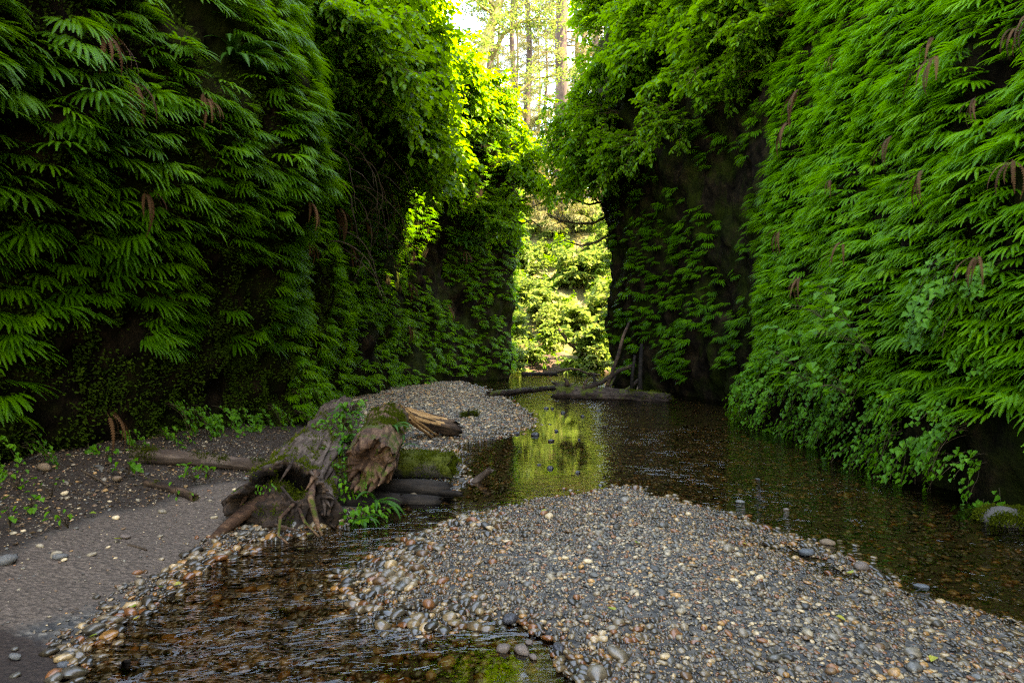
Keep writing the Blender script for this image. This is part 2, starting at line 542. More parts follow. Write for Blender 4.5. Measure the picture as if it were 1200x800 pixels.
def lines(a, b, step, far, growth=1.28):
    core = list(np.arange(a, b + 1e-6, step))
    s, x = step, b
    hi = []
    while x < far:
        s *= growth
        x += s
        hi.append(x)
    s, x = step, a
    lo = []
    while x > -far:
        s *= growth
        x -= s
        lo.append(x)
    return np.array(lo[::-1] + core + hi)


gx = lines(-6, 6.5, 0.1, 600)
gy = lines(-1, 36, 0.1, 600, 1.2)
GX, GY = np.meshgrid(gx, gy)
GZ = ground_z(GX, GY)
nyy, nxx = GX.shape
gv = np.stack([GX.ravel(), GY.ravel(), GZ.ravel()], 1)
ii = (np.arange(nyy - 1)[:, None] * nxx + np.arange(nxx - 1)[None, :]).ravel()
gf = np.stack([ii, ii + 1, ii + nxx + 1, ii + nxx], 1)
X, Y = GX.ravel(), GY.ravel()
dl = sdf(LEFT, X, Y); db = sdf(BAR, X, Y)
PATH = np.array([hit(*q)[:2] for q in [(-250, 860), (-300, 700), (0, 650), (60, 622), (120, 600), (185, 592), (228, 570), (285, 562), (300, 575), (285, 600), (262, 636), (225, 660), (170, 692), (100, 720), (0, 745)]])
path = smooth01(-0.18, 0.22, sdf(PATH, X, Y))
mud = smooth01(-0.12, 0.12, sdf(MUD, X, Y) + 0.06 * wob(X, Y, 9, 2))
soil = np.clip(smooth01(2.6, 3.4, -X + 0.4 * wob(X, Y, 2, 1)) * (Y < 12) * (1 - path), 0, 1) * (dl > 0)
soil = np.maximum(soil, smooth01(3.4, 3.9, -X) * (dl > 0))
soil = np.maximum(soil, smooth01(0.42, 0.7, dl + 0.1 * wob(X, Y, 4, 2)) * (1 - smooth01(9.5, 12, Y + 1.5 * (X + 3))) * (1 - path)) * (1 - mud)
hillm = smooth01(33.2, 35.5, Y)
dirt = np.exp(-(((X - 1.9) / 0.9) ** 2 + ((Y - 34.5) / 2.6) ** 2)) * 1.4
dirt = np.maximum(dirt, 0.9 * smooth01(29.5, 31, Y) * (1 - smooth01(34, 35.5, Y)))
bed = smooth01(0.0, 0.05, -gv[:, 2]) * (Y < 33)
ground = structure(mesh_obj('ground', gv, gf, ground_mat(), smooth=True,
                            attrs=dict(path=path, mud=mud, soil=soil, hill=hillm, dirt=np.clip(dirt, 0, 1), bed=bed)))

# ------------------------------------------------------------------ water sheet
wx_ = np.arange(-4.6, 9.0, 0.1)
wy_ = np.arange(-5, 34.0, 0.1)
WX, WY = np.meshgrid(wx_, wy_)
wg = ground_z(WX, WY)
ny2, nx2 = WX.shape
jj = (np.arange(ny2 - 1)[:, None] * nx2 + np.arange(nx2 - 1)[None, :])
keep = (np.minimum(np.minimum(wg[:-1, :-1], wg[1:, :-1]), np.minimum(wg[:-1, 1:], wg[1:, 1:])) < 0.02) & (WY[:-1, :-1] < 33.5)
jj = jj[keep]
wf = np.stack([jj, jj + 1, jj + nx2 + 1, jj + nx2], 1)
used, inv = np.unique(wf, return_inverse=True)
wv = np.stack([WX.ravel(), WY.ravel(), np.zeros(WX.size)], 1)[used]
wf = inv.reshape(wf.shape)
pool = 1.15 * np.exp(-(((wv[:, 0] - 0.42 - 0.03 * (wv[:, 1] - 9)) / 1.0) ** 4 + ((wv[:, 1] - 11.0) / 5.2) ** 4))
slow = np.exp(-(((wv[:, 0] + 0.7) / 0.5) ** 2 + ((wv[:, 1] - 7.3) / 1.2) ** 2))
lowp = 1.2 * np.exp(-(((wv[:, 0] + 0.05) / 0.5) ** 2 + ((wv[:, 1] - 3.1) / 0.45) ** 2))
rgh = 0.60 - 0.592 * np.clip(pool + 0.9 * slow + 0.95 * lowp, 0, 1)
rgh = rgh * (1 - 0.5 * smooth01(10, 16, wv[:, 1]))
structure(mesh_obj('creek', wv, wf, water_mat(), smooth=True, attrs=dict(rough=rgh)))


# ------------------------------------------------------------------ cliffs
def chaikin(p, n=2):
    p = np.asarray(p, float)
    for _ in range(n):
        q = [p[0]]
        for a, b in zip(p[:-1], p[1:]):
            q += [0.75 * a + 0.25 * b, 0.25 * a + 0.75 * b]
        q.append(p[-1])
        p = np.array(q)
    return p


def resample(p, step):
    d = np.r_[0, np.cumsum(np.hypot(*np.diff(p, axis=0).T))]
    s = np.arange(0, d[-1], step)
    return np.stack([np.interp(s, d, p[:, 0]), np.interp(s, d, p[:, 1])], 1)


class Cliff:
    def __init__(self, name, nodes, side, hfun, offs, centre, mat):
        p = resample(chaikin(nodes), 0.13)
        t = np.gradient(p, axis=0)
        t /= np.hypot(t[:, 0], t[:, 1])[:, None]
        nrm = np.stack([-t[:, 1], t[:, 0]], 1) * side     # towards the canyon
        H = np.array([hfun(*q) for q in p])
        nz_ = 100
        V = np.arange(nz_ + 1) / nz_
        self.P = np.zeros((len(p), nz_ + 1, 3))
        for i, q in enumerate(p):
            for j, v in enumerate(V):
                z = -0.6 + v * (H[i] + 0.6)
                o = offs(q[0], q[1], z)
                b = Vector((q[0], q[1], z))
                o += 0.35 * fbm(b, 0.55, side * 3.1, 2) + 0.16 * fbm(b, 1.9, 5.0, 2) + 0.11 * abs(fbm((q[0], q[1], z * 0.55), 4.6, 8.0, 2)) - 0.05
                self.P[i, j] = (q[0] + nrm[i, 0] * o, q[1] + nrm[i, 1] * o, z)
        du = np.gradient(self.P, axis=0); dv = np.gradient(self.P, axis=1)
        n = np.cross(du, dv)
        n /= np.linalg.norm(n, axis=2)[:, :, None] + 1e-9
        sgn = np.sign((n[:, :, 0] * nrm[:, None, 0] + n[:, :, 1] * nrm[:, None, 1]).mean())
        self.Nn = n * sgn
        rows = [self.P[:, j] for j in range(nz_ + 1)]
        top = rows[-1]
        for f, up in ((0.04, 0.3), (0.12, 0.3), (0.3, 0.4), (0.6, 0.6), (1.0, 1.0)):
            r = top.copy()
            r[:, 0] += (centre[0] - r[:, 0]) * f
            r[:, 1] += (centre[1] - r[:, 1]) * f
            r[:, 2] += up
            rows.append(r)
        A = np.stack(rows, 1)
        k, l = A.shape[:2]
        idx = (np.arange(k - 1)[:, None] * l + np.arange(l - 1)[None, :]).ravel()
        fc = np.stack([idx, idx + l, idx + l + 1, idx + 1], 1)
        structure(mesh_obj(name, A.reshape(-1, 3), fc, mat, smooth=True))
        self.name = name

    def sample(self, n, cond, rs):
        """n random points (position, normal) on the wall where cond(x,y,z) holds"""
        k, l = self.P.shape[:2]
        u = rs.random(n) * (k - 1.001); v = rs.random(n) * (l - 1.001)
        i, j = u.astype(int), v.astype(int)
        fu, fv = (u - i)[:, None], (v - j)[:, None]
        lerp = lambda A: (A[i, j] * (1 - fu) + A[i + 1, j] * fu) * (1 - fv) + (A[i, j + 1] * (1 - fu) + A[i + 1, j + 1] * fu) * fv
        p, q = lerp(self.P), lerp(self.Nn)
        m = cond(p[:, 0], p[:, 1], p[:, 2])
        return p[m], q[m]

    def near(self, c):
        d = np.linalg.norm(self.P - np.array(c)[None, None], axis=2)
        i, j = np.unravel_index(np.argmin(d), d.shape)
        return Vector(self.P[i, j]), Vector(self.Nn[i, j])


def off_r(x, y, z):
    near = 1 - smooth01(13.0, 14.6, y)
    o = -0.17 * min(max(z - 1.0, 0), 10) * near
    far = smooth01(15, 17, y)
    o += far * 0.55 * smooth01(4.5, 8.0, z)
    return float(o)


def off_l(x, y, z):
    near = 1 - smooth01(9.6, 11.2, y)
    o = near * (0.85 * smooth01(1.1, 3.6, z) - 0.12 * max(z - 4, 0))
    o += (1 - near) * 0.35 * smooth01(3, 7, z)
    return float(o)


cm = cliff_mat()
RC = Cliff('cliff_right', [(5.6, -16), (5.0, -6), (4.6, 1), (4.5, 5), (4.5, 9), (4.5, 12.2), (4.6, 13.2), (5.3, 14.2), (5.4, 15.5), (5.2, 17.5), (4.6, 20.5), (3.7, 23.6), (3.5, 25.2), (4.6, 26.3), (9, 28), (22, 30)], 1,
           lambda x, y: 20.0 - 6.2 * smooth01(13, 17, y) - 1.6 * smooth01(20, 24, y), off_r, (32, 6), cm)
LC = Cliff('cliff_left', [(-5.6, -16), (-5.1, -4), (-4.7, 3), (-4.35, 6), (-3.7, 9), (-3.55, 11), (-3.65, 14), (-3.75, 17), (-3.4, 21), (-2.6, 24.6), (-1.2, 26.8), (-0.1, 27.9), (0.05, 29.0), (-1.0, 30.2), (-5, 32), (-16, 34)], -1,
           lambda x, y: 6.9 + 3.3 * smooth01(12, 15, y), off_l, (-32, 6), cm)


# ------------------------------------------------------------------ leaf-shaped geometry
class MB:
    def __init__(self):
        self.v, self.f, self.n = [], [], 0

    def add(self, verts, faces):
        self.v.append(np.asarray(verts, float))
        self.f.append([tuple(i + self.n for i in f) for f in faces])
        self.n += len(verts)

    def tube(self, pts, rad, seg=6, amp=0.0, ns=4.0, off=0.0, cap=True):
        pts = [Vector(p) for p in pts]
        n = len(pts)
        rad = rad if hasattr(rad, '__len__') else [rad] * n
        t0 = (pts[1] - pts[0]).normalized()
        ref = Vector((0, 0, 1)) if abs(t0.z) < 0.9 else Vector((1, 0, 0))
        u = t0.cross(ref).normalized()
        V = []
        for i, p in enumerate(pts):
            t = ((pts[min(i + 1, n - 1)]) - pts[max(i - 1, 0)]).normalized()
            u = (u - t * u.dot(t)).normalized()
            w = t.cross(u)
            for k in range(seg):
                a = 2 * math.pi * k / seg
                d = u * math.cos(a) + w * math.sin(a)
                r = rad[i]
                if amp:
                    r *= 1 + amp * fbm(p + d * rad[i], ns, off, 3)
                V.append(p + d * r)
        Fc = []
        for i in range(n - 1):
            for k in range(seg):
                k2 = (k + 1) % seg
                Fc.append((i * seg + k, i * seg + k2, (i + 1) * seg + k2, (i + 1) * seg + k))
        if cap:
            Fc.append(tuple(range(seg))[::-1])
            Fc.append(tuple((n - 1) * seg + k for k in range(seg)))
        self.add([tuple(v) for v in V], Fc)

    def build(self, name, mat, parent=None, smooth=True):
        v = np.concatenate(self.v)
        f = [q for l in self.f for q in l]
        return mesh_obj(name, v, f, mat, parent, smooth)


def unit(a):
    return a / (np.linalg.norm(a, axis=-1, keepdims=True) + 1e-9)


def leaf_arrays(pos, d, nrm, ln, wd, fold=0.25):
    """folded leaves, two quads each, all of one island per leaf"""
    d = unit(d)
    s = unit(np.cross(nrm, d))
    u = np.cross(d, s)
    ln = ln[:, None]; wd = wd[:, None]
    b = pos
    tip = pos + d * ln - u * ln * 0.12
    l1 = pos + d * ln * 0.28 + s * wd * 0.46 + u * wd * fold
    l2 = pos + d * ln * 0.68 + s * wd * 0.36 + u * wd * fold * 0.6
    r1 = pos + d * ln * 0.28 - s * wd * 0.46 + u * wd * fold
    r2 = pos + d * ln * 0.68 - s * wd * 0.36 + u * wd * fold * 0.6
    V = np.stack([b, l1, l2, tip, r2, r1], 1).reshape(-1, 3)
    k = np.arange(len(pos)) * 6
    Fc = np.concatenate([np.stack([k, k + 3, k + 2, k + 1], 1), np.stack([k, k + 5, k + 4, k + 3], 1)])
    return V, Fc


LOBE = np.array([(0, 0), (0.10, 0.30), (0.02, 0.44), (0.30, 0.40), (0.34, 0.52), (0.52, 0.34), (0.66, 0.28), (1.0, 0.0)])


def lobed_arrays(pos, d, nrm, ln, fold=0.18):
    """palmate leaves with lobed outlines"""
    d = unit(d); s = unit(np.cross(nrm, d)); u = np.cross(d, s)
    out = []
    for x, y in LOBE:
        out.append(pos + d * ln[:, None] * x + s * ln[:, None] * y + u * ln[:, None] * (abs(y) * fold - 0.15 * x * x))
    for x, y in LOBE[1:-1]:
        out.append(pos + d * ln[:, None] * x - s * ln[:, None] * y + u * ln[:, None] * (abs(y) * fold - 0.15 * x * x))
    k0 = len(out)
    V = np.stack(out, 1).reshape(-1, 3)
    fs = []
    for i in range(len(pos)):
        b = i * k0
        L_ = [b + j for j in range(8)]
        R_ = [b] + [b + 8 + j for j in range(6)] + [b + 7]
        fs.append(tuple(L_[::-1]))
        fs.append(tuple(R_))
    return V, fs


# --- maidenhair frond: a fan of drooping fingers on a thin stalk, everything sharing the stalk's vertices
def maiden_frond(name, seed, mat, nf=7, L=0.40, W=0.036, droop=2.0, spread=62, stalk=0.2, tilt=-12):
    rs = random.Random(seed)
    V, Fc = [], []

    def strip(p0, p1, p2, w):
        b = len(V)
        V.extend([p0 + Vector((0, w, 0)), p0 - Vector((0, w, 0)), p1 + Vector((0, w, 0)), p1 - Vector((0, w, 0)), p2 + Vector((0, w, 0)), p2 - Vector((0, w, 0))])
        Fc.extend([(b, b + 1, b + 3, b + 2), (b + 2, b + 3, b + 5, b + 4)])
        return b + 4

    fork = Vector((stalk, 0, stalk * 0.55))
    strip(Vector((0, 0, 0)), Vector((stalk * 0.45, 0, stalk * 0.38)), fork, 0.003)
    hub = len(V)
    V.append(fork)
    Fc.append((hub - 2, hub - 1, hub))
    for k in range(nf):
        uu = -1 + 2 * k / (nf - 1)
        a = math.radians(spread * uu + rs.uniform(-6, 6))
        Lk = L * (1 - 0.38 * abs(a) / math.radians(spread)) * rs.uniform(0.85, 1.1)
        ns = max(9, int(Lk / 0.0165))
        st = Lk / ns
        d = Vector((math.cos(a), math.sin(a), math.tan(math.radians(tilt + rs.uniform(-8, 8))))).normalized()
        p = fork + Vector((-0.05 * uu * uu, 0.34 * uu * L, 0.02 * abs(uu)))
        if abs(uu) > 0.05:
            b_ = len(V)
            V.append(p.copy()); V.append(p + Vector((0.004, 0, 0.002)))
            Fc.append((hub, b_, b_ + 1))
            prev = b_
        else:
            prev = hub
        for i in range(ns):
            t = (i + 0.5) / ns
            d = (d + Vector((0, 0, -droop * st * (0.5 + t)))).normalized()
            q = p + d * st
            up = (Vector((0.35, 0, 1)) - d * d.dot(Vector((0.35, 0, 1)))).normalized()
            s = d.cross(up).normalized()
            w = W * min(1, 0.35 + 5 * t) * (1 - 0.8 * t ** 3) * rs.uniform(0.85, 1.1)
            c = len(V)
            V.append(q)
            for sg in (1, -1):
                m = p + d * st * 0.75 + s * sg * w + d * w * 0.28 - up * w * rs.uniform(0.15, 0.45)
                o = len(V)
                V.append(m - d * st * 0.25)
                V.append(m + d * st * 0.30)
                Fc.append((prev, c, o + 1, o) if sg > 0 else (c, prev, o, o + 1))
            prev = c
            p = q
    return [tuple(v) for v in V], Fc


def sword_frond(seed, L=0.95, W=0.085, rise=0.9, droop=2.1, n=38):
    rs = random.Random(seed)
    V, Fc = [], []
    d = Vector((1, 0, rise)).normalized()
    p = Vector((0, 0, 0))
    V.append(p.copy())
    prev = 0
    st = L / n
    for i in range(n):
        t = (i + 0.5) / n
        d = (d + Vector((0, 0, -droop * st * (0.35 + t)))).normalized()
        q = p + d * st
        up = Vector((0, 1, 0)).cross(d) * -1
        if up.z < 0:
            up = -up
        s = d.cross(up).normalized()
        w = W * min(1, 0.25 + 3.2 * t) * (1 - t ** 2.2) + 0.006
        c = len(V)
        V.append(q)
        if i > 2:
            for sg in (1, -1):
                m = p + d * st * 0.6 + s * sg * w + d * w * 0.35 - up * w * rs.uniform(0.1, 0.35)
                h = p + d * st * 0.5 + s * sg * w * 0.5
                o = len(V)
                V.extend([h - d * st * 0.36, m, h + d * st * 0.3 + d * w * 0.12])
                Fc.append((prev, c, o + 2, o + 1, o) if sg > 0 else (c, prev, o, o + 1, o + 2))
        else:
            o = len(V)
            V.extend([p + s * 0.004, q + s * 0.004])
            Fc.append((prev, c, o + 1, o))
        prev = c
        p = q
    return [tuple(v) for v in V], Fc


def mesh_data(name, V, Fc, mat):
    me = bpy.data.meshes.new(name)
    me.from_pydata(V, [], Fc)
    me.update()
    me.materials.append(mat)
    return me


FR = [mesh_data('maidenhair_frond', *maiden_frond('f', 40 + i, None, nf=7 + i % 3, L=0.22 + 0.03 * (i % 4), W=0.021, droop=2.2 + 0.9 * (i % 3), stalk=0.15, spread=34 + 8 * (i % 4), tilt=-24 + 8 * (i % 3)), M['fern']) for i in range(8)]
FRD = [mesh_data('shade_frond', *maiden_frond('f', 80 + i, None, nf=8 + i % 3, L=0.26 + 0.04 * (i % 3), W=0.0195, stalk=0.15, droop=2.8, spread=28 + 7 * (i % 3), tilt=-28 + 8 * (i % 3)), M['fern_shaded']) for i in range(6)]
SW = [mesh_data('sword_frond', *sword_frond(20 + i, L=0.85 + 0.1 * (i % 3), rise=0.5 + 0.3 * (i % 3)), M['sword']) for i in range(5)]
DD = [mesh_data('withered_frond', *sword_frond(30 + i, L=0.42 + 0.07 * i, W=0.026, rise=0.1, droop=5.0, n=18), M['dead']) for i in range(3)]


def child(name, me, parent, rot=(0, 0, 0), loc=(0, 0, 0), scale=1.0):
    o = bpy.data.objects.new(name, me)
    COL.objects.link(o)
    o.parent = parent
    o.location = loc
    o.rotation_euler = rot
    o.scale = (scale,) * 3
    return o


def fern_layout(rs, n, yaw=60):
    """rotations and places of a fern's fronds about its crown"""
    out = []
    for k in range(n):
        y = -yaw + 2 * yaw * (k + 0.5) / n + rs.uniform(-12, 12)
        out.append(((rs.uniform(-0.25, 0.25), rs.uniform(-0.35, 0.3), math.radians(y)), (rs.uniform(-0.03, 0.05), rs.uniform(-0.12, 0.12), rs.uniform(-0.16, 0.16)), rs.uniform(0.8, 1.15), rs.randrange(8)))
    return out


def poisson(p, q, r, lim=None):
    keep, grid = [], {}
    for i in range(len(p)):
        c = tuple((p[i] // r).astype(int))
        ok = True
        for dx in (-1, 0, 1):
            for dy in (-1, 0, 1):
                for dz in (-1, 0, 1):
                    for j in grid.get((c[0] + dx, c[1] + dy, c[2] + dz), ()):
                        if np.sum((p[i] - p[j]) ** 2) < r * r:
                            ok = False
                            break
        if ok:
            grid.setdefault(c, []).append(i)
            keep.append(i)
            if lim and len(keep) >= lim:
                break
    return p[keep], q[keep]


STUFF = {}


def scatter(name, protos, P, R, S, I):
    """ONE object that repeats PROTOS (meshes of real plants or stones in the scene) over points: what nobody could count"""
    me = bpy.data.meshes.new(name)
    P = np.asarray(P, np.float32)
    me.vertices.add(len(P))
    me.vertices.foreach_set('co', P.ravel())
    a = me.attributes.new('rot', 'FLOAT_VECTOR', 'POINT'); a.data.foreach_set('vector', np.asarray(R, np.float32).ravel())
    a = me.attributes.new('scl', 'FLOAT_VECTOR', 'POINT'); a.data.foreach_set('vector', np.asarray(S, np.float32).ravel())
    a = me.attributes.new('idx', 'INT', 'POINT'); a.data.foreach_set('value', np.asarray(I, np.int32))
    o = bpy.data.objects.new(name, me)
    COL.objects.link(o)
    o['kind'] = 'stuff'
    ng = bpy.data.node_groups.new(name, 'GeometryNodeTree')
    ng.interface.new_socket('Geometry', in_out='INPUT', socket_type='NodeSocketGeometry')
    ng.interface.new_socket('Geometry', in_out='OUTPUT', socket_type='NodeSocketGeometry')
    gi = ng.nodes.new('NodeGroupInput'); go = ng.nodes.new('NodeGroupOutput')
    iop = ng.nodes.new('GeometryNodeInstanceOnPoints')
    jn = ng.nodes.new('GeometryNodeJoinGeometry')
    for pr in protos:
        on = ng.nodes.new('GeometryNodeObjectInfo')
        on.transform_space = 'ORIGINAL'
        on.inputs['Object'].default_value = pr
        on.inputs['As Instance'].default_value = True
        ng.links.new(on.outputs['Geometry'], jn.inputs[0])

    def na(n, t):
        x = ng.nodes.new('GeometryNodeInputNamedAttribute')
        x.data_type = t
        x.inputs['Name'].default_value = n
        return [s for s in x.outputs if s.enabled][0]

    e = ng.nodes.new('FunctionNodeEulerToRotation')
    ng.links.new(na('rot', 'FLOAT_VECTOR'), e.inputs[0])
    ng.links.new(gi.outputs[0], iop.inputs['Points'])
    ng.links.new(jn.outputs[0], iop.inputs['Instance'])
    iop.inputs['Pick Instance'].default_value = True
    ng.links.new(na('idx', 'INT'), iop.inputs['Instance Index'])
    ng.links.new(e.outputs[0], iop.inputs['Rotation'])
    ng.links.new(na('scl', 'FLOAT_VECTOR'), iop.inputs['Scale'])
    ng.links.new(iop.outputs[0], go.inputs[0])
    md = o.modifiers.new('scatter', 'NODES')
    md.node_group = ng
    return o


# ------------------------------------------------------------------ ferns on the walls
def place_ferns(cl, cond, r, n_things, name, meshes, nfr, where, rs_seed, yaw=55, scale=(0.62, 1.02), stuff=None, order=None):
    rs = random.Random(rs_seed)
    nr = np.random.default_rng(rs_seed)
    p, q = cl.sample(140000, cond, nr)
    p, q = poisson(p, q, r)
    rest_P, rest_R, rest_S, rest_I = [], [], [], []
    o_ = np.argsort([order(*a) for a in p]) if order else np.arange(len(p))
    made = 0
    for i in o_:
        loc = Vector(p[i]) - Vector(q[i]) * 0.03
        zr = math.atan2(q[i][1], q[i][0]) + rs.uniform(-0.35, 0.35)
        s = rs.uniform(*scale)
        lay = fern_layout(rs, rs.choice(nfr), yaw)
        if made < n_things:
            made += 1
            lab, grp = where(*loc)
            f = thing(name, lab, 'fern', loc, (0, 0, zr), s, grp)
            for rot, dl_, sc_, k in lay:
                FIRST.setdefault(meshes[k % len(meshes)].name, child('frond', meshes[k % len(meshes)], f, rot, dl_, sc_))
        else:
            base = Matrix.Translation(loc) @ Matrix.Rotation(zr, 4, 'Z') @ Matrix.Scale(s, 4)
            for rot, dl_, sc_, k in lay:
                m = base @ Matrix.Translation(dl_) @ Euler(rot).to_matrix().to_4x4()
                rest_P.append(m.translation)
                rest_R.append(m.to_euler())
                rest_S.append((s * sc_,) * 3)
                rest_I.append(k % len(meshes))
    if rest_P and stuff:
        STUFF.setdefault(stuff, []).append((meshes, rest_P, rest_R, rest_S, rest_I))


FIRST = {}


def where_bright(x, y, z):
    h = ['above the creepers', 'at chest height', 'above head height', 'highest up'][int(np.digitize(z, [1.7, 3.0, 4.8]))]
    c = ['on the near bright wall', 'halfway along the bright wall', 'at the bright wall corner'][int(np.digitize(y, [7.2, 10.0]))]
    return f'lush five-fingered fern {h} {c}', f'bright wall ferns, {h}, {c}'


def where_dark(x, y, z):
    h = ['low over the earth bank', 'at head height', 'high on the overhang', 'at the very top'][int(np.digitize(z, [1.3, 2.6, 4.0]))]
    c = ['on the nearest dark wall', 'on the dark wall above the log', 'by the dark wall corner'][int(np.digitize(y, [6.4, 8.2]))]
    return f'shaded green drooping fern {h} {c}', f'dark wall ferns, {h}, {c}'


def gap(x, y, z, s, th, o):
    return np.array([fbm((a, b, c), s, o, 2) for a, b, c in zip(x, y, z)]) > th


near_first = lambda x, y, z: y
inframe = lambda x, y, z: (np.abs(x) / np.maximum(y, 0.1) < 0.86) & ((z - 1.5) / np.maximum(y, 0.1) < 0.56)
place_ferns(RC, lambda x, y, z: (y > 4.6) & (y < 13.5) & (z > 0.75) & inframe(x, y, z) & gap(x, y, z, 1.2, -0.62, 3),
            0.172, 185, 'maidenhair_fern', FR, (4, 5, 5, 6), where_bright, 5, stuff='fern_foliage', order=near_first)
place_ferns(RC, lambda x, y, z: (y > 1.5) & (y < 14) & (z > 0.75) & (z < 12) & ~inframe(x, y, z), 0.36, 0, 'maidenhair_fern', FR, (4, 5), where_bright, 6, stuff='fern_foliage')
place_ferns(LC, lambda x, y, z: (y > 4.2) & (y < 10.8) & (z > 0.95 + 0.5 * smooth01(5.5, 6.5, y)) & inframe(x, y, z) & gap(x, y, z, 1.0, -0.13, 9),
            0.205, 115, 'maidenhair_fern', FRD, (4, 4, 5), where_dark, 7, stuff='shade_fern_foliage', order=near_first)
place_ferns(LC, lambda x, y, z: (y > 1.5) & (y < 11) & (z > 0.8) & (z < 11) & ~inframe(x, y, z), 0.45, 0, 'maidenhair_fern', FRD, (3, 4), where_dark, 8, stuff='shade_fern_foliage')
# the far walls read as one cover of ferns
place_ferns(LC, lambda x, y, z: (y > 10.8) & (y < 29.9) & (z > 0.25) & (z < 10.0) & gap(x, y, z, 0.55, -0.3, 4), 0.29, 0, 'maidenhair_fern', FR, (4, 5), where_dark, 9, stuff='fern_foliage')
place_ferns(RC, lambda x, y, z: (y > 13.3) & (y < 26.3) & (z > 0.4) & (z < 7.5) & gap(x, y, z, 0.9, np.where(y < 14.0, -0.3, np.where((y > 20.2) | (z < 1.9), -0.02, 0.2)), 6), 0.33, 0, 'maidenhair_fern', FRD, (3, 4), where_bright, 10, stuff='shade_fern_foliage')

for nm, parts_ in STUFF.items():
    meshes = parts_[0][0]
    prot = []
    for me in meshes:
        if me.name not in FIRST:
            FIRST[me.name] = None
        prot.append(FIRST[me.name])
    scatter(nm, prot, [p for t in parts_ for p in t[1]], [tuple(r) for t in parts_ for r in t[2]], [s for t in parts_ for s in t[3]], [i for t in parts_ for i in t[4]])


def clump(name, label, cat, loc, zr, s, meshes, n, yaw, rs, group=None, part='frond', pitch=(-0.3, 0.35)):
    f = thing(name, label, cat, loc, (0, 0, zr), s, group)
    for k in range(n):
        y = -yaw + 2 * yaw * (k + 0.5) / n + rs.uniform(-12, 12)
        child(part, meshes[rs.randrange(len(meshes))], f, (rs.uniform(-0.2, 0.2), rs.uniform(*pitch), math.radians(y)), (0, 0, rs.uniform(-0.03, 0.03)), rs.uniform(0.75, 1.15))
    return f


rs = random.Random(3)
# sword ferns picked out along the walls
for px, py, Yd, s, n, lab in [
        (215, 85, 8.3, 1.15, 11, 'big bright sword fern spreading from the upper bulge of the dark wall'),
        (292, 150, 9.6, 1.25, 12, 'bluish drooping sword fern at the corner of the dark wall'),
        (300, 205, 9.7, 1.0, 9, 'bluish sword fern with long hanging fronds under another one'),
        (255, 235, 8.8, 0.8, 7, 'small sword fern mixed with leafy sprays below the bluish ferns'),
        (440, 280, 17.5, 1.1, 9, 'sword fern high on the shaded far wall below the leafy shrubs'),
        (545, 290, 25.5, 1.4, 10, 'pale sword fern on the far end of the shaded wall'),
        (880, 105, 12.3, 0.9, 8, 'bluish sword fern at the dark corner of the bright wall'),
        (1010, 320, 8.8, 0.7, 6, 'flat-spreading sword fern among the big lobed leaves'),
        (1035, 350, 7.9, 0.7, 6, 'lone sword fern frond cluster over the leafy creepers'),
        (40, 150, 6.2, 0.85, 6, 'sword fern at the near upper part of the dark wall')]:
    c = at(px, py, Yd)
    cl = RC if px > 650 else LC
    root, nn = cl.near(c)
    clump('sword_fern', lab, 'fern', root, math.atan2(nn.y, nn.x) + (0.25 if cl is RC else -0.25), s * (0.62 if Yd < 13 else 1), SW, n + 3, 75, rs)
for i, (px, py, Yd) in enumerate([(62, 62, 5.9), (170, 125, 7.4), (145, 150, 7.2), (95, 140, 6.5), (60, 100, 6.1), (120, 195, 6.6), (345, 185, 10.2), (285, 215, 9.3), (305, 240, 9.6), (390, 240, 13.5), (372, 225, 12.6), (400, 290, 15), (425, 262, 16.5), (500, 330, 20), (550, 350, 24), (548, 300, 25), (505, 380, 20.5),
                                  (940, 60, 10.5), (1100, 120, 6.9), (960, 200, 9.6), (1180, 190, 6.0), (890, 250, 11.6), (1060, 90, 7.5), (1150, 300, 6.2), (985, 270, 8.9), (925, 330, 10.4), (1130, 60, 6.5), (1010, 12, 7.6), (905, 80, 11.4), (895, 135, 12.3), (1145, 25, 6.2), (118, 480, 6.6), (1075, 175, 7.2), (1010, 175, 8.2)]):
    cl = RC if px > 650 else LC
    root, nn = cl.near(at(px, py, Yd))
    side = 'bright' if cl is RC else 'dark'
    dep = 'far end' if Yd > 11.5 else 'near part'
    clump('withered_fern', f'withered brown fern fronds hanging at the {dep} of the {side} wall', 'fern', root + nn * (0.34 if cl is RC else 0.2), math.atan2(nn.y, nn.x), rs.uniform(0.65, 1.0) * (1.0 if Yd < 11 else 1.6), DD, 6, 60, rs,
          f'withered fronds, {dep} of the {side} wall', pitch=(0.2, 0.9))


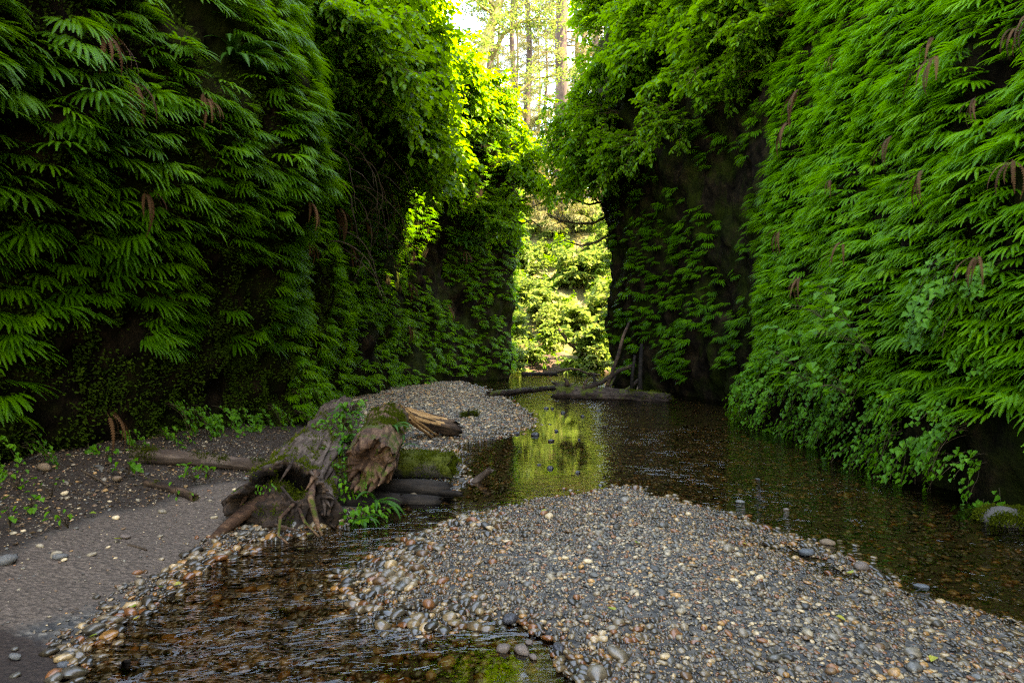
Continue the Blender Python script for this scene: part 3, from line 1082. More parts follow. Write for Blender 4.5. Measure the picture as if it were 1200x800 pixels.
# ------------------------------------------------------------------ leafy shrubs
def shrub(seed, nb, reach, leaf_len, mat, label, rise=(-0.25, 0.75), twl=(0.35, 0.6), per=11, droop=0.5):
    rs_ = random.Random(seed)
    root = thing('shrub', label, 'shrub')
    ks = []
    pos, dr, nm, ln = [], [], [], []
    for b in range(nb):
        d = Vector((1, rs_.uniform(-0.95, 0.95), rs_.uniform(*rise))).normalized()
        Lb = rs_.uniform(0.65, 1.0) * reach
        n = 9
        p = Vector((0, 0, 0)); pts = [p.copy()]
        for i in range(n):
            d = (d + Vector((rs_.uniform(-0.16, 0.16), rs_.uniform(-0.2, 0.2), rs_.uniform(-0.12, 0.12) - droop * 0.11))).normalized()
            p = p + d * Lb / n
            pts.append(p.copy())
        mb = MB()
        mb.tube(pts, [0.02 - 0.016 * i / n for i in range(n + 1)], 5)
        for i in range(2, n + 1):
            for k in range(2):
                t = (pts[i] - pts[i - 1]).normalized()
                td = (t * 0.6 + Vector((rs_.uniform(-0.8, 0.8), rs_.uniform(-1, 1), rs_.uniform(-0.35, 0.45)))).normalized()
                tl = rs_.uniform(*twl)
                q = pts[i].copy(); tp = [q.copy()]
                for j in range(4):
                    td = (td + Vector((rs_.uniform(-0.15, 0.15), rs_.uniform(-0.15, 0.15), -0.09))).normalized()
                    q = q + td * tl / 4
                    tp.append(q.copy())
                mb.tube(tp, [0.006, 0.005, 0.004, 0.003, 0.002], 4, cap=False)
                for j in range(per):
                    f = (j + 0.7) / per
                    s = f * 4
                    i0 = min(int(s), 3)
                    c = tp[i0].lerp(tp[i0 + 1], s - i0)
                    side = Vector((-td.y, td.x, 0)) * (1 if j % 2 else -1)
                    pos.append(c)
                    dr.append(td * 0.6 + side + Vector((rs_.uniform(-0.3, 0.3), rs_.uniform(-0.3, 0.3), rs_.uniform(-0.45, 0.12))))
                    nm.append(Vector((rs_.uniform(-0.5, 0.5), rs_.uniform(-0.5, 0.5), 1)))
                    ln.append(leaf_len * rs_.uniform(0.6, 1.25))
        ks.append(mb.build('branch', M['stem'], root))
    ln = np.array(ln)
    V, Fc = leaf_arrays(np.array(pos), np.array(dr), unit(np.array(nm)), ln, ln * 0.72)
    ks.append(mesh_obj('foliage', V, Fc, mat, root))
    return kids(root, ks)


SH = [shrub(101, 8, 1.7, 0.15, M['leaf'], '', per=7), shrub(102, 9, 1.9, 0.135, M['leaf'], '', rise=(-0.5, 0.6), per=8), shrub(103, 8, 2.0, 0.17, M['leaf'], '', rise=(0, 1.1), droop=0.9, per=7)]
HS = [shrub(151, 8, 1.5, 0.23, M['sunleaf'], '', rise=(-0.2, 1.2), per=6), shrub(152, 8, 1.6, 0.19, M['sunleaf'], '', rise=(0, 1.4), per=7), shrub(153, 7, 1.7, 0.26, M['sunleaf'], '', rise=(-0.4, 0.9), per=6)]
shrub_used = set()


def put_shrub(px, py, Yd, s, label, group, cl=None, protos=None, rz=None):
    protos = protos or SH
    c = at(px, py, Yd)
    if cl is not None:
        rt, nn = cl.near(c)
        v = c - rt
        yaw = math.atan2(v.y, v.x) if math.hypot(v.x, v.y) > 0.3 else math.atan2(nn.y, nn.x)
        loc = rt - nn * 0.1
    else:
        loc, yaw = c, rz
    k = random.randrange(len(protos))
    pr = protos[k]
    if pr.name not in shrub_used:
        shrub_used.add(pr.name)
        pr.location, pr.rotation_euler, pr.scale = loc, (0, 0, yaw), (s,) * 3
        pr['label'], pr['group'] = label, group
        return pr
    return dup(pr, label, group, loc, (random.uniform(-0.15, 0.15), random.uniform(-0.1, 0.1), yaw + random.uniform(-0.3, 0.3)), s)


# overhanging the shaded far wall
for i in range(64):
    px = random.uniform(372, 610)
    py = random.uniform(-90, 285)
    lim = 150 + 0.55 * (px - 380)
    if py > lim:
        py = random.uniform(-90, lim)
    Yd = float(np.interp(px, [372, 430, 500, 560, 610], [12.0, 14.5, 18, 22.5, 26.5])) + random.uniform(-0.8, 1.2)
    if px > 560 and py < 120:
        px -= 45
    row = 'crown the top of' if py < 70 else 'bulge from' if py < 180 else 'trail down'
    dep = 'near end' if Yd < 17 else 'far end'
    put_shrub(px, py, Yd, random.uniform(0.8, 1.15) * (0.75 + Yd / 50), f'leafy green shrub of those that {row} the shaded wall, {dep}', f'shrubs that {row} the shaded wall, {dep}', LC)
# boughs that shade the dark wall from above
for i in range(0):
    Yd = random.uniform(6, 12.5)
    x, z = random.uniform(-3.9, -2.4), random.uniform(0, 1) 
    z = max(7.6, 1.5 + 0.52 * Yd + 0.6) + z * 2.0
    put_shrub(600 + x * F / max(Yd, 0.5) if Yd > 0.5 else 0, 400 - (z - CAMZ) * F / max(Yd, 0.5), max(Yd, 0.5), random.uniform(1.1, 1.5), 'broad leafy bough reaching out over the dark wall from its top', 'boughs over the dark wall', LC)
for i in range(15):
    px, Yd = random.uniform(60, 370), 0
    py = random.uniform(-75, 25) if px < 300 else random.uniform(-60, 95)
    Yd = float(np.interp(px, [60, 200, 300, 370], [6.6, 8.2, 9.6, 11.5]))
    put_shrub(px, py, Yd, random.uniform(0.45, 0.65), 'small leafy shrub rooted along the top of the near dark wall', 'shrubs along the near dark wall top', LC)
# hanging over the dark recess in the other wall
for i in range(46):
    px = random.uniform(700, 862)
    top = -90
    lim = float(np.interp(px, [690, 730, 780, 820, 870], [235, 215, 165, 110, 40]))
    py = random.uniform(top, lim)
    Yd = float(np.interp(px, [690, 720, 780, 830, 870], [24, 22.5, 18.5, 15.8, 13.8])) + random.uniform(-1.2, 0.3)
    row = 'topmost over' if py < 40 else 'half way down over' if py < 130 else 'lowest over'
    dep = 'outer edge' if px < 760 else 'inner corner'
    put_shrub(px, py, Yd, random.uniform(0.7, 1.05) * (0.75 + Yd / 55), f'leafy shrub hanging {row} the dark recess, at its {dep}', f'shrubs {row} the dark recess, {dep}', RC)
for px, py, Yd, s in [(668, 185, 25.5, 1.2), (640, 190, 26.5, 1.1), (622, 180, 27.5, 1.2), (690, 170, 25, 1.2), (612, 205, 27.5, 0.9), (695, 130, 24.5, 1.2), (600, 195, 27.2, 1.2), (690, 205, 25, 0.8), (598, 240, 27.5, 0.8)]:
    put_shrub(px, py, Yd, s, 'shrub bough arching across the gap between the two walls', 'boughs across the gap', RC if px > 640 else LC)

# ------------------------------------------------------------------ leafy creepers at the foot of the bright wall
def creeper(seed, mat, label, nv=5, leaf=0.058):
    rs_ = random.Random(seed)
    root = thing('leafy_creeper', label, 'creeper')
    ks = []
    pos, dr, nm, ln = [], [], [], []
    for b in range(nv):
        p = Vector((0.02, rs_.uniform(-0.12, 0.12), rs_.uniform(-0.1, 0.15)))
        d = Vector((0.8, rs_.uniform(-0.8, 0.8), rs_.uniform(-0.2, 0.6))).normalized()
        pts = [p.copy()]
        for i in range(8):
            d = (d + Vector((rs_.uniform(-0.2, 0.2), rs_.uniform(-0.25, 0.25), -0.28))).normalized()
            p = p + d * 0.068
            pts.append(p.copy())
            for k in range(2 if i else 1):
                a = rs_.uniform(-1, 1)
                pos.append(p + Vector((rs_.uniform(0, 0.06), rs_.uniform(-0.05, 0.05), rs_.uniform(-0.02, 0.05))))
                dr.append(Vector((0.7, a, -0.75 + rs_.uniform(-0.3, 0.3))))
                nm.append(Vector((0.75 + rs_.uniform(-0.3, 0.3), rs_.uniform(-0.4, 0.4), 0.8)))
                ln.append(leaf * rs_.uniform(0.6, 1.35))
        mb = MB()
        mb.tube(pts, 0.0025, 4, cap=False)
        ks.append(mb.build('runner', M['stem'], root))
    V, Fc = lobed_arrays(np.array(pos), np.array(dr), unit(np.array(nm)), np.array(ln), 0.25)
    ks.append(mesh_obj('foliage', V, Fc, mat, root))
    return kids(root, ks)


CR = [creeper(200 + i, M['creeper'], '') for i in range(4)]
nr = np.random.default_rng(77)
cp, cq = RC.sample(30000, lambda x, y, z: (y > 4.3) & (y < 13.8) & (z > 0.0) & ((z < 1.25 + 0.35 * np.sin(y * 1.7)) | ((y - 6.5) ** 2 / 0.35 + (z - 2.1) ** 2 / 0.5 < 1)), nr)
bl = hit(1188, 632)
far_ = np.hypot(cp[:, 0] - bl.x, cp[:, 1] - bl.y) > 0.62
cp, cq = poisson(cp[far_], cq[far_], 0.265)
for i in range(len(cp)):
    x, y, z = cp[i]
    band = 'dipping to the water' if z < 0.35 else 'mid-way up' if z < 0.8 else 'just below the ferns'
    near = 'beside the mossy boulder' if y < 6 else 'along the middle' if y < 9.5 else 'at the far corner'
    lab = f'small-leaved creeper {band}, foot of the bright wall, {near}'
    grp = f'creepers {band}, {near}'
    loc, rot = Vector(cp[i]), (0, 0, math.atan2(cq[i][1], cq[i][0]) + random.uniform(-0.4, 0.4))
    s = random.uniform(0.8, 1.25)
    if i < len(CR):
        o = CR[i]
        o.location, o.rotation_euler, o.scale = loc, rot, (s,) * 3
        o['label'], o['group'] = lab, grp
    else:
        dup(random.choice(CR), lab, grp, loc, rot, s)


def leafy_plant(seed, n, leaf, label, loc, zr, mat, spread=0.25, height=0.2, group=None, lobed=True, up=0.4):
    rs_ = random.Random(seed)
    root = thing('leafy_plant', label, 'plant', loc, (0, 0, zr), 1, group)
    pos, dr, nm, ln = [], [], [], []
    mb = MB()
    for k in range(n):
        a = rs_.uniform(-1.5, 1.5)
        r = spread * rs_.uniform(0.25, 1)
        e = Vector((math.cos(a) * r, math.sin(a) * r, height * rs_.uniform(0.15, 1)))
        mb.tube([(0, 0, 0), e * 0.5 + Vector((0, 0, height * 0.2)), e], [0.003, 0.0025, 0.0015], 4, cap=False)
        pos.append(e); dr.append(Vector((e.x, e.y, rs_.uniform(-0.12, 0.05) * 1.5)))
        nm.append(Vector((rs_.uniform(-0.2, 0.6), rs_.uniform(-0.4, 0.4), 1)))
        ln.append(leaf * rs_.uniform(0.6, 1.25))
    mb.build('stem', M['stem'], root)
    ln = np.array(ln)
    if lobed:
        V, Fc = lobed_arrays(np.array(pos), np.array(dr), unit(np.array(nm)), ln)
    else:
        V, Fc = leaf_arrays(np.array(pos), np.array(dr), unit(np.array(nm)), ln, ln * 0.6)
    mesh_obj('foliage', V, Fc, mat, root)
    return root


for i, (px, py, Yd) in enumerate([(925, 395, 9.8), (960, 388, 9.0), (950, 430, 9.2), (985, 405, 8.6), (1008, 372, 8.3), (930, 440, 9.6), (1000, 445, 8.3), (975, 360, 9.0), (905, 425, 10.4), (1030, 415, 7.9)]):
    rt, nn = RC.near(at(px + 40, py + 10, Yd))
    leafy_plant(300 + i, 11, 0.15, 'broad lobed leaves of a thimbleberry plant among ferns on the bright wall', rt + nn * 0.34, math.atan2(nn.y, nn.x), M['creeper'], 0.45, 0.32, 'thimbleberry leaves on the bright wall')

# ------------------------------------------------------------------ logs and driftwood
def ragged_log(name, a, b, ra, rb, mat, parent, seg=26, n=22, amp=0.12, ns=3.0, off=0.0, jag=0.15, squash=1.0, bend=0.0, both=True):
    """a log from A to B with furrowed sides and splintered ends; its local X runs along it so the grain follows"""
    a, b = Vector(a), Vector(b)
    ax = (b - a)
    Lg = ax.length
    ax.normalize()
    up = Vector((0, 0, 1))
    sd = up.cross(ax).normalized()
    up2 = ax.cross(sd)
    mtx = Matrix((ax, sd, up2)).transposed().to_4x4()
    mtx.translation = a
    V, Fc = [], []
    for i in range(n + 1):
        t = i / n
        r0 = ra + (rb - ra) * t
        for k in range(seg):
            th = 2 * math.pi * k / seg
            c, s = math.cos(th), math.sin(th)
            x = t * Lg
            w = fbm((x * 0.6, c * r0 * 2.5, s * r0 * 2.5), ns, off, 3)
            fur = 0.4 * abs(nz((x * 0.5, c * 3.2, s * 3.2), 2.4, off + 9)) + 0.25 * abs(nz((x * 0.8, c * 9, s * 9), 1.5, off + 19))
            r = r0 * (1 + amp * w - amp * 0.9 * fur)
            jx = jag * (nz((c * 2.1, s * 2.1, 0.3), 1.7, off + 3) + 0.7 * nz((c * 6, s * 6, 1.3), 1.3, off))
            if t < 0.001:
                x += jx
            elif t > 0.999 and both:
                x += jag * nz((c * 2.4, s * 2.4, 5.3), 1.6, off + 21)
            V.append((x, c * r + bend * math.sin(math.pi * t), s * r * squash))
    for i in range(n):
        for k in range(seg):
            k2 = (k + 1) % seg
            Fc.append((i * seg + k, i * seg + k2, (i + 1) * seg + k2, (i + 1) * seg + k))
    for e, o_ in ((0, 1), (n, -1)):
        ring = [e * seg + k for k in range(seg)]
        prev = ring
        for f in (0.85, 0.7, 0.52, 0.34, 0.15):
            cur = []
            for k in range(seg):
                x, y, z = V[ring[k]]
                rr_ = ra if e == 0 else rb
                th_ = 2 * math.pi * k / seg
                q_ = (1 - f) ** 0.6
                y = y * (1 - q_) + q_ * rr_ * math.cos(th_); z = z * (1 - q_) + q_ * rr_ * math.sin(th_) * squash
                cx = (0 if e == 0 else Lg)
                jj_ = jag * 0.8 * fbm((y * f * 7, z * f * 7, 0.3), 1.5, off + 31 + e, 4)
                cur.append(len(V))
                V.append((cx + (x - cx) * f * f + o_ * 0.05 * (1 - f) + jj_, y * f + (1 - f) * (bend * 0), z * f))
            for k in range(seg):
                k2 = (k + 1) % seg
                q = (prev[k], prev[k2], cur[k2], cur[k])
                Fc.append(q[::-1] if e == 0 else q)
            prev = cur
        Fc.append(tuple(prev) if e else tuple(prev[::-1]))
    o = mesh_obj(name, V, Fc, mat, parent, smooth=True, recalc=True)
    o.matrix_local = (parent.matrix_basis.inverted() @ mtx) if parent else mtx
    return o, mtx


def tufts(name, pts, parent, size=0.016, per=26, rad=0.05, seed=1, mat='moss', on=None):
    """moss: a mat of tiny upright leaves about each (point, normal)"""
    r_ = np.random.default_rng(seed)
    P, D, Nm, Ln = [], [], [], []
    for p, n in pts:
        p, n = np.array(p), np.array(n)
        k = per
        j = r_.normal(0, rad * 0.5, (k, 3))
        j -= np.outer(j @ n, n) * 0.85
        P.append(p + j)
        D.append(n + r_.normal(0, 0.55, (k, 3)))
        Nm.append(r_.normal(0, 1, (k, 3)))
        Ln.append(size * r_.uniform(0.5, 1.4, k))
    P, D, Nm, Ln = map(np.concatenate, (P, D, Nm, Ln))
    V, Fc = leaf_arrays(P, D, unit(Nm), Ln, Ln * 0.55)
    if parent is not None:
        inv = np.array(parent.matrix_basis.inverted())
        V = V @ inv[:3, :3].T + inv[:3, 3]
    o = mesh_obj(name, V, Fc, M[mat], parent)
    if on is not None:
        o.parent = on
        o.matrix_parent_inverse = on.matrix_basis.inverted()
    return o


def surf(o, mtx, cond, n, seed):
    """points on a mesh (world space) where cond(point, normal)"""
    r_ = random.Random(seed)
    out = []
    pol = list(o.data.polygons)
    tries = 0
    m3 = mtx.to_3x3()
    while len(out) < n and tries < 40 * n:
        tries += 1
        p = r_.choice(pol)
        c = mtx @ p.center
        nn = (m3 @ p.normal).normalized()
        if cond(c, nn):
            vs = [mtx @ o.data.vertices[i].co for i in p.vertices]
            w = [r_.random() for _ in vs]
            s = sum(w)
            q = Vector((0, 0, 0))
            for a, b in zip(vs, w):
                q += a * (b / s)
            out.append((q, nn))
    return out


# -- the big hollow log: outer bark shell with a ragged open mouth, rotten heart, roots, moss
def hollow_log():
    A = Vector((-1.84, 5.42, 0.15)); B = Vector((-2.5, 10.1, 0.43))
    root = thing('hollow_log', 'big weathered hollow log with mossy rotten mouth and broken roots on the creek bank', 'log', (-1.8, 5.4, 0.0))
    ax = B - A; Lg = ax.length; ax.normalize()
    sd = Vector((0, 0, 1)).cross(ax).normalized() * -1
    up = sd.cross(ax) * -1
    if up.z < 0:
        up = -up
    mtx = Matrix((ax, sd, up)).transposed().to_4x4()
    mtx.translation = A
    seg, n = 150, 90
    V, Fc = [], []

    def ringpt(t, th, inner=False):
        c, s = math.cos(th), math.sin(th)
        x = t * Lg
        flare = 0.04 * math.exp(-x / 0.35)
        r = 0.355 - 0.07 * t + flare
        # the upper side is worn flat, the flanks slope, one shoulder runs down towards the mouth
        ry = r * 1.03
        rz_ = r * (0.92 if s > 0 else 1.05)
        y, z = c * ry, s * rz_
        w = fbm((x * 0.5, c * 1.1, s * 1.1), 2.0, 2.0, 3) * 0.06
        fur = abs(nz((x * 0.35, c * 3.0, s * 3.0), 2.6, 4)) * 0.05 + abs(nz((x * 0.7, c * 9, s * 9), 1.4, 14)) * 0.022 + abs(nz((x * 1.2, c * 24, s * 24), 1.0, 24)) * 0.014
        k = 1 + (w - fur) / max(r, 0.05)
        y, z = y * k, z * k
        y += 0.10 * math.exp(-x / 0.5) * (1 if c > 0.2 else 0) * max(0, -s + 0.25)
        if inner:
            y *= 0.78; z = z * 0.78 + 0.01
        return y, z

    def mouth(th):
        c, s = math.cos(th), math.sin(th)
        j = 0.10 * nz((c * 2.5, s * 2.5, 0.2), 1.6, 1) + 0.075 * nz((c * 8, s * 8, 0.6), 1.5, 2) + 0.03 * nz((c * 24, s * 24, 0), 1.3, 3)
        # the roof of the mouth has broken back, one lip on the creek side reaches forward
        j += 0.22 * max(0, s) ** 2 * (1 if c > -0.5 else 0.5)
        j -= 0.16 * max(0, -c) * max(0, s + 0.2)
        return j

    # sd points to negative or positive world x; make c>0 the creek side
    flip = 1 if sd.x > 0 else -1
    for i in range(n + 1):
        t = i / n
        for k in range(seg):
            th = 2 * math.pi * k / seg
            y, z = ringpt(t, th)
            x = t * Lg
            e = mouth(th) * flip ** 0
            if x < 0.9:
                x = e + (0.9 - e) * (x / 0.9)
            if t > 0.93:
                x += (t - 0.93) / 0.07 * 0.2 * nz((math.cos(th) * 2, math.sin(th) * 2, 3), 1.5, 6)
            V.append((x, y * flip, z))
    ni = 10
    for i in range(ni + 1):
        for k in range(seg):
            th = 2 * math.pi * k / seg
            f = i / ni
            e = mouth(th)
            x0 = e + 0.012 if i == 0 else e + f * 0.85
            y, z = ringpt(max(x0, 0) / Lg, th, False)
            sh = (0.80 - 0.04 * f) + 0.06 * nz((y * 6, z * 6, f * 3), 1.5, 12)
            if i == 0:
                sh = 0.95
            V.append((x0, y * sh * flip + 0.02 * nz((x0 * 3, y * 9, z * 9), 2, 8), z * sh))
    for i in range(n):
        for k in range(seg):
            k2 = (k + 1) % seg
            Fc.append((i * seg + k, i * seg + k2, (i + 1) * seg + k2, (i + 1) * seg + k))
    b0 = (n + 1) * seg
    for k in range(seg):
        k2 = (k + 1) % seg
        Fc.append((k, b0 + k, b0 + k2, k2))
    for i in range(ni):
        for k in range(seg):
            k2 = (k + 1) % seg
            Fc.append((b0 + i * seg + k, b0 + (i + 1) * seg + k, b0 + (i + 1) * seg + k2, b0 + i * seg + k2))
    Fc.append(tuple(n * seg + k for k in range(seg)))
    Fc.append(tuple(b0 + ni * seg + k for k in range(seg)))
    tr = mesh_obj('trunk', V, Fc, M['log_top'], root, smooth=True, recalc=True)
    tr.data.materials.append(M['hole'])
    tr.data.materials.append(M['log_rot'])
    for p in tr.data.polygons:
        if min(p.vertices) >= b0:
            p.material_index = 1
        elif max(p.vertices) >= b0 or (p.center.x < 0.3 and p.center.z < 0.02):
            p.material_index = 2
    inv = root.matrix_basis.inverted()
    tr.matrix_local = inv @ mtx
    # rotten heart: a heap of crumbled wood filling the lower half of the mouth
    mb = MB()
    cv, cf = [], []
    nu, nv = 96, 48
    for i in range(nv + 1):
        for k in range(nu):
            th = 2 * math.pi * k / nu
            f = math.sin(math.pi * (i / nv))
            lat = math.cos(math.pi * (i / nv))
            p = Vector((-1.84 + 0.38 * f * math.cos(th), 5.62 + 0.30 * f * math.sin(th), 0.06 + 0.30 * lat))
            q = fbm(p, 4.5, 2.0, 3) * 0.12 - abs(fbm((p.x * 1.6, p.y, p.z * 0.6), 9.0, 5.0, 3)) * 0.10 - 0.12 * math.exp(-((p.x + 1.80) / 0.12) ** 2) * max(0, lat) - 0.05 * abs(fbm((p.x * 3.5, p.y * 3.5, p.z * 0.7), 9.0, 15.0, 2))
            dv = (p - Vector((-1.83, 5.66, 0.1))).normalized()
            cv.append(tuple(p + dv * q - Vector(root.location)))
    for i in range(nv):
        for k in range(nu):
            k2 = (k + 1) % nu
            cf.append((i * nu + k, i * nu + k2, (i + 1) * nu + k2, (i + 1) * nu + k))
    core = mesh_obj('rotten_core', cv, cf, M['log_rot'], root, smooth=True, recalc=True)
    L0 = Vector(root.location)

    def rt(pts, rad, mat='log_rot', nm='root', amp=0.35):
        m_ = MB()
        m_.tube([Vector(p) - L0 for p in pts], rad, 9, amp, 9.0, rad[0] * 50)
        return m_.build(nm, M[mat], root)

    rt([(-1.98, 5.62, 0.22), (-2.10, 5.42, 0.16), (-2.20, 5.24, 0.07), (-2.27, 5.12, 0.0)], [0.075, 0.062, 0.045, 0.02], 'log_red')
    rt([(-2.05, 5.75, 0.30), (-2.22, 5.62, 0.24), (-2.33, 5.52, 0.17)], [0.09, 0.075, 0.04])
    rt([(-1.62, 5.55, 0.34), (-1.58, 5.36, 0.26), (-1.50, 5.24, 0.12), (-1.44, 5.18, 0.03)], [0.03, 0.028, 0.02, 0.010], 'log_red')
    rt([(-1.75, 5.50, 0.20), (-1.80, 5.30, 0.13), (-1.76, 5.14, 0.04), (-1.66, 5.08, -0.01)], [0.02, 0.016, 0.012, 0.006], 'log_red')
    rt([(-1.72, 5.5, 0.16), (-1.6, 5.28, 0.10), (-1.46, 5.16, 0.03)], [0.016, 0.012, 0.006], 'log_red')
    rt([(-1.9, 5.5, 0.12), (-1.82, 5.26, 0.09), (-1.62, 5.16, 0.07)], [0.018, 0.013, 0.006], 'log_rot')
    rt([(-1.85, 5.48, 0.33), (-1.7, 5.3, 0.26), (-1.62, 5.25, 0.25)], [0.012, 0.009, 0.005], 'log_rot')
    ptr = Vector(A)
    rk = random.Random(8)
    for k in range(16):
        a = rk.uniform(-0.3, 3.4)
        y0, z0 = 0.33 * math.cos(a), 0.15 + 0.33 * math.sin(a)
        p = Vector((-1.84 + y0, 5.5 + 0.14 * math.sin(a), z0))
        e = Vector((rk.uniform(-0.06, 0.06) + 0.04 * math.cos(a), -rk.uniform(0.08, 0.2), rk.uniform(-0.12, 0.02)))
        rt([p - e * 0.3, p + e * 0.5, p + e], [rk.uniform(0.018, 0.035), 0.016, 0.003], rk.choice(['log_rot', 'log_red', 'log_top']), 'splinter', 0.5)
    m1 = surf(tr, mtx, lambda c, n_: (c.y < 5.85 and n_.z > 0.0 and c.z > 0.42 and c.x < -1.62 and fbm(c, 4, 3, 2) > -0.15), 120, 1)
    m2 = surf(tr, mtx, lambda c, n_: (n_.x < -0.68 and n_.z > 0.05 and 5.5 < c.y < 8.8 and fbm(c, 2, 1, 2) > -0.2), 150, 2)
    m3 = surf(tr, mtx, lambda c, n_: (n_.x > 0.5 and n_.z > 0.05 and 5.6 < c.y < 8.5 and fbm(c, 3, 6, 2) > -0.1), 160, 3)
    cm_ = Matrix.Translation(L0)
    m4 = surf(core, cm_, lambda c, n_: (n_.z > 0.25 and c.y < 5.72 and c.x < -1.72 and fbm(c, 4, 8, 2) > -0.05), 130, 4)
    for mm, nm in ((m1, 6), (m2, 7), (m3, 8), (m4, 9)):
        if mm:
            tufts('moss', mm, root, 0.017, 24, 0.055, nm)
    return root


hollow_log()

# -- the broken chunk beside it
t = thing('broken_log', 'red-brown broken log chunk with splintered end propped beside the big hollow log', 'log', (-1.25, 6.6, 0.2))
lg, mt_ = ragged_log('trunk', (-1.26, 6.05, 0.42), (-1.42, 7.9, 0.60), 0.235, 0.20, M['log_red'], t, 64, 44, 0.2, 2.6, 3.0, 0.24, 0.95)
tufts('moss', surf(lg, mt_, lambda c, n_: n_.z > 0.2 and n_.x > -0.1 and 6.5 < c.y < 7.7 and fbm(c, 4, 2, 2) > -0.2, 130, 5), t, 0.018, 26, 0.06, 12, on=lg)
tufts('moss', surf(lg, mt_, lambda c, n_: n_.x < -0.2 and n_.z > 0.2 and fbm(c, 4, 5, 2) > 0, 50, 6), t, 0.016, 22, 0.05, 13, on=lg)
for k, (dx, dz) in enumerate([(-0.13, -0.12), (0.02, -0.16), (0.12, -0.08), (0.17, 0.0)]):
    m_ = MB()
    p = Vector((-1.26 + dx, 6.15, 0.42 + dz)) - t.location
    m_.tube([p, p + Vector((0.02, -0.16, -0.03)), p + Vector((0.0, -0.27 - 0.03 * k, -0.07))], [0.045, 0.03, 0.006], 6, 0.4, 9, k)
    m_.build('splinter', M['log_red'], t)
g0 = hit(505, 515)
t = thing('split_log', 'short split log with fresh orange wood lying on the far gravel', 'log', g0)
p0 = at(474, 484, g0.y - 0.15); p1 = at(530, 508, g0.y + 0.35)
lg, mt_ = ragged_log('trunk', (p0.x, p0.y, p0.z - 0.02), (p1.x, p1.y, max(p1.z - 0.02, g0.z + 0.12)), 0.15, 0.17, M['log_rot'], t, 40, 24, 0.3, 2.6, 8.0, 0.22, 0.8)
lg.data.materials.append(M['log_orange'])
Ls = (p1 - p0).length
for p in lg.data.polygons:
    w_ = mt_.to_3x3() @ p.normal
    if p.center.x / Ls < 0.62 + 0.5 * nz((p.center.x * 2, p.center.y * 9, p.center.z * 9), 1.5, 3) and w_.x * -0.5 + w_.z * 0.9 - w_.y * 0.4 > 0.1:
        p.material_index = 1
for k, (o1, o2, r1_) in enumerate([((-0.03, -0.13, 0.09), (-0.26, -0.28, 0.05), 0.125), ((0.02, -0.22, 0.03), (-0.30, -0.36, 0.02), 0.07), ((-0.06, -0.03, 0.14), (-0.45, -0.1, 0.16), 0.06)]):
    ragged_log('heartwood', (p0.x + o1[0], p0.y + o1[1], p0.z + o1[2] - 0.04), (p1.x + o2[0], p1.y + o2[1], p1.z + o2[2]), r1_, 0.03, M['log_orange'], t, 30, 24, 0.35, 3.2, 18.0 + 5 * k, 0.2, 0.55)
t = thing('mossy_log', 'short log covered in yellow-green moss beside the still pool', 'log', (-0.85, 7.2, 0.0))
lg, mt_ = ragged_log('trunk', (-1.45, 7.35, 0.18), (-0.62, 7.15, 0.20), 0.155, 0.145, M['log_mossy'], t, 26, 16, 0.22, 2.6, 5.0, 0.08, 0.95)
tufts('moss', surf(lg, mt_, lambda c, n_: n_.z > -0.15 and fbm(c, 4, 2, 2) > -0.25, 260, 7), t, 0.018, 26, 0.06, 14, on=lg)
for nm_, a_, b_, r_, lab in [
        ('sunken_log', (-1.5, 6.75, 0.07), (-0.60, 6.62, 0.06), 0.10, 'dark wet log lying under the mossy log at the water edge'),
        ('sunken_log', (-1.55, 6.4, 0.05), (-0.66, 6.35, -0.01), 0.085, 'black half-sunken log nearest the creek below the broken chunk'),
        ('sunken_log', (-1.6, 6.15, 0.06), (-1.0, 6.2, 0.02), 0.12, 'short black rotten log wedged in the shade under the broken chunk'),
        ('sunken_log', (-0.80, 6.62, 0.04), (-0.48, 6.50, 0.05), 0.035, 'bluish wet stick end poking into the pool')]:
    t = thing(nm_, lab, 'log', a_)
    ragged_log('trunk', a_, b_, r_, r_ * 0.8, M['log_dark'], t, 18, 12, 0.2, 3, r_ * 90, 0.08)
# -- the thin log on the bank with its forked end
a_, b_ = hit(150, 545), hit(292, 552)
t = thing('thin_log', 'long thin grey log with mossy flank lying against the dark wall', 'log', a_)
pa = hit(152, 543) + Vector((0, 0.05, 0.07)); pb = hit(304, 556) + Vector((0, 0.1, 0.07))
lg, mt_ = ragged_log('trunk', pa, pb, 0.082, 0.062, M['log_top'], t, 36, 40, 0.2, 2.4, 7.0, 0.08, 1.0, 0.05)
tufts('moss', surf(lg, mt_, lambda c, n_: n_.y < -0.2 and n_.z > -0.5 and fbm(c, 2.5, 2, 2) > -0.1, 90, 9), t, 0.015, 22, 0.05, 15, on=lg)
for dz in (0.10, 0.17):
    m_ = MB()
    q0 = pb + Vector((-0.5, -0.05, -0.02)) - t.location
    m_.tube([q0, q0 + Vector((0.3, -0.08, -dz * 0.8)), q0 + Vector((0.62, -0.1, -dz * 1.1))], [0.05, 0.045, 0.03], 9, 0.2, 6, dz)
    m_.build('fork', M['log_top'], t)
